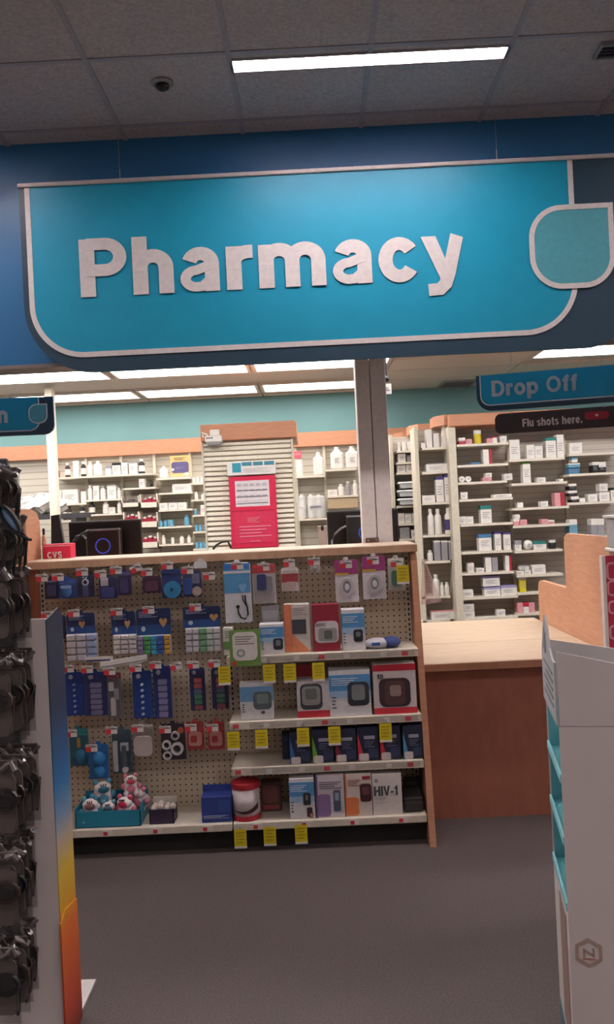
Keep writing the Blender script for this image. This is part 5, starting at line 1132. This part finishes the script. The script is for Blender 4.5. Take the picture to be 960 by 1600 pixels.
w3 = 'of farthest stepped bay'
bay('stepped_bay', 'farthest stepped stock bay beside the grey post', 8.6, 596, 622, (676, 688), (618, 646), [
    (705, [('btl', 603, 607, 695, Db, Wt), ('box', 608, 618, 697, Wt)], sh(0, w3)),
    (728, [('box', 602, 612, 711, Wt), ('box', 613, 619, 712, Wt)], sh(1, w3)),
    (748, [('box', 603, 611, 737, Wt, Gy, .2), ('box', 612, 619, 735, Wt)], sh(2, w3)),
    (770, [('box', 602, 618, 752, Wt)], sh(3, w3))], w3)
#NEXT5
# ================================================================== FLOOR DISPLAY AT THE RIGHT
N_ = W(874, 1133, 2.2)
t = thing('floor_display', 'white cardboard floor display with turquoise shelves and hexagon emblem', 'display stand', (N_.x, N_.y, 0), -math.radians(10))
CW = M((198, 190, 186), .6, 0, .03, 6, name='white_cardboard'); CY_ = M((96, 178, 190), .55, name='turquoise_cardboard'); ZCR = .984
DX, DY = .62, .35
MB().prism([(0, 0), (DX, 0), (DX, ZCR-.002), (0, ZCR-.002)], 0, .006).build('side_panel', CW, t, True)
MB().prism([(.002, ZCR), (DX, ZCR), (DX, 1.06), (.30, 1.10), (.29, 1.115), (.002, 1.18)], -.001, .006).build('upper_side_panel', CW, t, True)
MB().prism([(0, 0), (DX, 0), (DX, 1.06), (0, 1.16)], DY-.006, DY).build('side_panel', CW, t, True)
MB().box(DX-.006, DX, .006, DY-.006, 0, 1.05).build('rear_panel', CW, t, True)
MB().box(0, .006, .006, DY-.006, .06, .49).build('front_panel', CW, t, True)
MB().box(-.002, .001, .05, .2, .1, .46).build('printed_stripe', M((150, 124, 116)), t, True)
MB().box(-.002, .004, .002, DY-.002, 0, .07).build('kick_band', M((78, 112, 122)), t, True)
MB().box(.26, .268, .006, DY-.006, .49, 1.0).build('inner_back', CY_, t, True)
MB().box(.004, .26, .006, .010, .49, ZCR).build('inner_wall', CY_, t, True); MB().box(.004, .26, DY-.010, DY-.006, .49, ZCR).build('inner_wall', CY_, t, True)
for z in (.49, .665, .83):
    s_ = MB().box(0, .26, .010, DY-.010, z, z+.008).build('shelf', CY_, t, True)
    MB().box(-.003, .003, .008, DY-.008, z, z+.022).build('shelf_lip', M((130, 200, 208), .5), s_, True)
hd = [(.004, ZCR), (DY-.004, ZCR), (DY-.004, 1.13), (.30, 1.17), (.25, 1.235), (.21, 1.25), (.17, 1.225), (.12, 1.17), (.06, 1.15), (.004, 1.15)]
fixn(MB().prism(hd, -.006, 0, 'x').build('header_card', M((176, 178, 180)), t, True))
mb = MB()
for k in range(5): mb.box(-.0075, -.0055, .05, .28-.05*(k % 2), 1.02+.022*k, 1.028+.022*k)
mb.build('header_print', M((110, 116, 124)), t, True, kind='stuff')
fixn(MB().prism([(.21, 1.14), (.29, 1.15), (.25, 1.215), (.2, 1.2)], -.0078, -.0058, 'x').build('header_picture', M((120, 134, 144)), t, True))
hx = W(931, 1505, N_.y-.06); ca, sa = math.cos(math.radians(-10)), math.sin(math.radians(-10))
dx_ = hx.x-N_.x; hl = dx_/ca*1.0; hz_ = hx.z
hexp = [(hl+.034*math.sin(math.radians(60*k)), hz_+.034*math.cos(math.radians(60*k))) for k in range(6)]
em = fixn(MB().band(hexp, .008, -.002, .0005, True).build('hexagon_emblem', M((162, 138, 128)), t, True))
fixn(MB().band([(hl-.012, hz_-.012), (hl-.012, hz_+.008), (hl+.012, hz_-.008), (hl+.012, hz_+.012)], .005, -.002, .0005).build('emblem_letter', M((150, 130, 122)), em, True))
MB().box(hl-.016, hl+.016, -.0018, .0005, hz_-.019, hz_-.015).build('emblem_bar', M((170, 120, 110)), em, True)
p_ = Matrix.Rotation(-math.radians(10), 3, 'Z')
for zi, z in enumerate((.499, .674, .839)):
    for k in range(4):
        lx, ly = .03, .06+.075*k
        wp = p_ @ Vector((lx+.03, ly, 0)) + Vector((N_.x, N_.y, z))
        b_ = thing('lotion_box', 'small pale box on the %s turquoise shelf of the floor display' % ('lowest', 'middle', 'top')[zi], 'box', wp, -math.radians(10), 'pale boxes on the turquoise shelves')
        MB().cbox(-.025, .025, -.028, .028, 0, .085+.01*(k % 2), .002).build('carton', C((190, 172, 150) if (k+zi) % 2 else (206, 200, 190)), b_, True)
        MB().box(-.0262, -.0248, -.02, .02, .03, .06).build('front_label', C((150, 110, 96)), b_, True)
# red poster board and grey crate standing behind that display
a = W(950, 960, 3.0)
t = thing('red_poster_stand', 'standing red board with white lettering marks behind the white floor display', 'poster', (a.x+.2, 3.0, 0))
zt_ = W(955, 868, 3.0).z
MB().box(a.x, a.x+.45, 3.0, 3.02, 0, zt_).build('red_board', M((186, 44, 72), .5), t)
MB().box(a.x-.012, a.x, 2.996, 3.024, 0, zt_).build('white_edge', M((226, 216, 208)), t)
for k, (y0, y1) in enumerate(((880, 905), (908, 930), (940, 958), (978, 998), (1020, 1036))):
    z1, z0 = W(957, y0, 3.0).z, W(957, y1, 3.0).z
    fixn(MB().band(rrect(a.x+.006, a.x+.05, z0, z1, .012, 3), .007, 2.997, 3.0005, True).build('white_mark', M((222, 150, 164)), t))
xg = W(946, 840, 3.26).x
MB().box(xg+.01, a.x+.45, 3.021, 3.25, 0, zt_-.002).build('support_box', M((120, 104, 100)), t)
t = thing('grey_crate', 'light grey plastic crate with white rim on top of red board stand', 'crate', (a.x+.2, 3.1, zt_))
z1 = W(953, 806, 3.1).z
MB().cbox(xg+.006, a.x+.42, 3.0, 3.26, zt_+.012, z1-.012, .006).build('crate_body', M((172, 168, 166)), t)
MB().cbox(xg-.004, a.x+.43, 2.99, 3.27, z1-.012, z1, .003).build('top_rim', M((200, 196, 192)), t)
MB().cbox(xg, a.x+.43, 2.99, 3.27, zt_, zt_+.014, .003).build('bottom_rim', WHITE, t)

# ================================================================== GLASSES DISPLAY AT THE LEFT
xp = W(78, 1090, 2.5).x; zp = W(55, 967, 2.5).z
t = thing('glasses_display', 'white cardboard display with blue to orange printed side', 'display stand', (xp-.3, 2.58, 0))
MB().cbox(xp-.62, xp-.001, 2.5, 2.508, .0, zp, .002).build('front_panel', M((224, 216, 212), .6, 0, .03, 6), t)
ART = ramp_mat([(0, (120, 30, 24)), (.1, (186, 70, 40)), (.27, (214, 110, 44)), (.31, (206, 150, 40)), (.4, (206, 176, 60)), (.48, (170, 160, 150)), (.53, (110, 140, 170)), (.6, (40, 110, 165)), (.68, (34, 82, 130)), (.78, (36, 52, 82)), (1, (42, 50, 70))], 'printed_side_art', 2, 0, zp)
MB().prism([(2.5, .36), (2.5, zp-.005), (2.62, zp+.02), (2.66, zp-.01), (2.66, .36)], xp-.003, xp, 'x').build('printed_side', ART, t)
fixn(t.children[-1])
MB().prism([(2.49, .0), (2.49, .38), (2.54, .40), (2.66, .38), (2.66, 0)], xp-.001, xp+.004, 'x').build('printed_lower_side', ART, t); fixn(t.children[-1])
MB().box(xp-.62, xp-.003, 2.65, 2.66, 0, zp-.02).build('rear_panel', M((90, 92, 100)), t)
MB().box(xp-.62, xp-.01, 2.508, 2.65, zp-.03, zp-.02).build('top_board', M((60, 64, 76)), t)
MB().box(xp-.4, xp-.005, 2.66, 2.86, 0, .008).build('floor_board', M((206, 200, 196)), t)
xh = W(14, 800, 2.48).x; zh = W(8, 716, 2.48).z
MB().cbox(xh-.4, xh, 2.48, 2.5, .5, zh, .004).build('tall_header', M((74, 76, 84), .4), t)
# packs of dark glasses, hooked one behind the other
LENSM = M((20, 20, 24), .12, coat=.5); FRAME = [M((34, 26, 24), .3), M((52, 38, 32), .3), M((24, 24, 28), .3), M((64, 54, 46), .35)]
FOILP = M((120, 114, 113), .14, .3, .1, 60, .5, name='shiny_folded_plastic')
HDR = M((70, 62, 60), .35)
def glasses(parent, w, z, y, m):
    g = MB()
    for s in (-1, 1):
        l = MB().ball((s*w*.27, y, z), 1, 14, (w*.21, .006, w*.15)).build('lens', LENSM, parent, True, True)
        fixn(MB().band(el(s*w*.27, z, w*.215, w*.16, 0, 342, 19), w*.05, y-.006, y+.004, True).build('rim', m, l, True))
        MB().tube([(s*w*.47, y, z+w*.06), (s*w*.47, y+.018, z+w*.02), (s*w*.40, y+.02, z-w*.55)], .005, 8).build('temple', m, parent, True)
    MB().tube([(-w*.09, y, z+w*.03), (0, y-.003, z+w*.06), (w*.09, y, z+w*.03)], .004, 8).build('bridge', m, parent, True)
rows = [(726, 800, 24, 'topmost hook against the tall grey header'), (806, 885, 30, 'second hook from the top'), (890, 1010, 34, 'hook level with top of the white panel'), (1026, 1165, 44, 'hook just under the white panel top'), (1186, 1315, 54, 'hook halfway down the white panel'), (1330, 1462, 50, 'second hook from the floor'), (1478, 1600, 52, 'hook nearest the floor')]
for ri, (y0, y1, xr, lb) in enumerate(rows):
    D0 = 2.27
    zt_ = W(20, y0, D0).z; zb_ = W(20, y1, D0).z; x1 = W(xr, (y0+y1)/2, D0+.1).x; w = .17; h = zt_-zb_
    hk = thing('display_hook', 'metal hook of the glasses display, '+lb, 'hook', (x1-w/2, 2.5, zt_))
    MB().tube([(x1-w/2, 2.5, zt_-.012), (x1-w/2, D0-.03, zt_-.012), (x1-w/2, D0-.045, zt_+.002)], .003, 8).build('rod', STEEL, hk)
    for k in range(4):
        y = D0+.052*k
        dxk = random.uniform(-.008, .008); m_ = FRAME[(ri+k) % 4]
        p = thing('glasses_pack', 'glossy clear pack of dark glasses on the '+lb, 'pack', (x1-w/2+dxk, y, zb_), random.uniform(-.12, .12), 'packs on the '+lb)
        MB().cbox(-w/2, w/2, -.004, .004, h*.86, h, .002).build('header_card', HDR, p, True)
        mb = MB(); nx, nz = 8, 9; vs = []
        for sd in (-1, 1):
            for i in range(nx+1):
                for j in range(nz+1):
                    u, v = i/nx, j/nz; bul = math.sin(math.pi*u)**.6*math.sin(math.pi*v)**.6
                    vs.append((-w/2+w*u, sd*(.003+.02*bul)+random.uniform(-.003, .003), h*.88*v))
        n1 = (nx+1)*(nz+1); fs = []
        for s0 in (0, n1):
            for i in range(nx):
                for j in range(nz):
                    q = s0+i*(nz+1)+j; fs.append((q, q+nz+1, q+nz+2, q+1))
        mb.add(vs, fs)
        fixn(mb.build('clear_shell', CLEARG, p, True, True))
        MB().prism(rrect(-w*.44, w*.44, h*.1, h*.82, .02, 3), .008, .012).build('dark_insert', M((116, 104, 99), .35), p, True)
        glasses(p, w, h*.52, -.002, m_)
        fz = []; 
        for i in range(13): fz.append((-w/2+w*i/12, random.uniform(-.006, .006), h*.93+.012*math.sin(i*1.9+k)+random.uniform(-.006, .006)))
        MB().tube(fz, .010, 7).build('folded_plastic_top', FOILP, p, True)
# pair of loose glasses hooked on the top packs
g0 = W(16, 812, 2.2)
t = thing('sunglasses', 'black sunglasses with bluish lens hung slanted over the upper packs', 'sunglasses', g0)
t.rotation_euler = (0, math.radians(58), 0)
MB().ball((0, 0, 0), 1, 18, (.042, .010, .012)).build('lens', M((90, 120, 150), .1, coat=.6), t, True, True)
fixn(MB().band(el(0, 0, .044, .014, 0, 342, 19), .007, -.012, .006, True).build('rim', BLACK, t, True))
MB().tube([(.05, 0, .0), (.065, .01, .004), (.07, .03, .006)], .004, 8).build('temple', BLACK, t, True)

# ------------------------------------------------------------------ labels of look-alikes share a group
byl = {}
for o in COL.objects:
    if o.parent is None and 'label' in o:
        wds = o['label'].split()
        if len(wds) > 16: o['label'] = ' '.join(wds[:16])
        byl.setdefault(o['label'], []).append(o)
for l, os_ in byl.items():
    if len(os_) > 1:
        for o in os_:
            if 'group' not in o: o['group'] = 'look-alikes, '+l
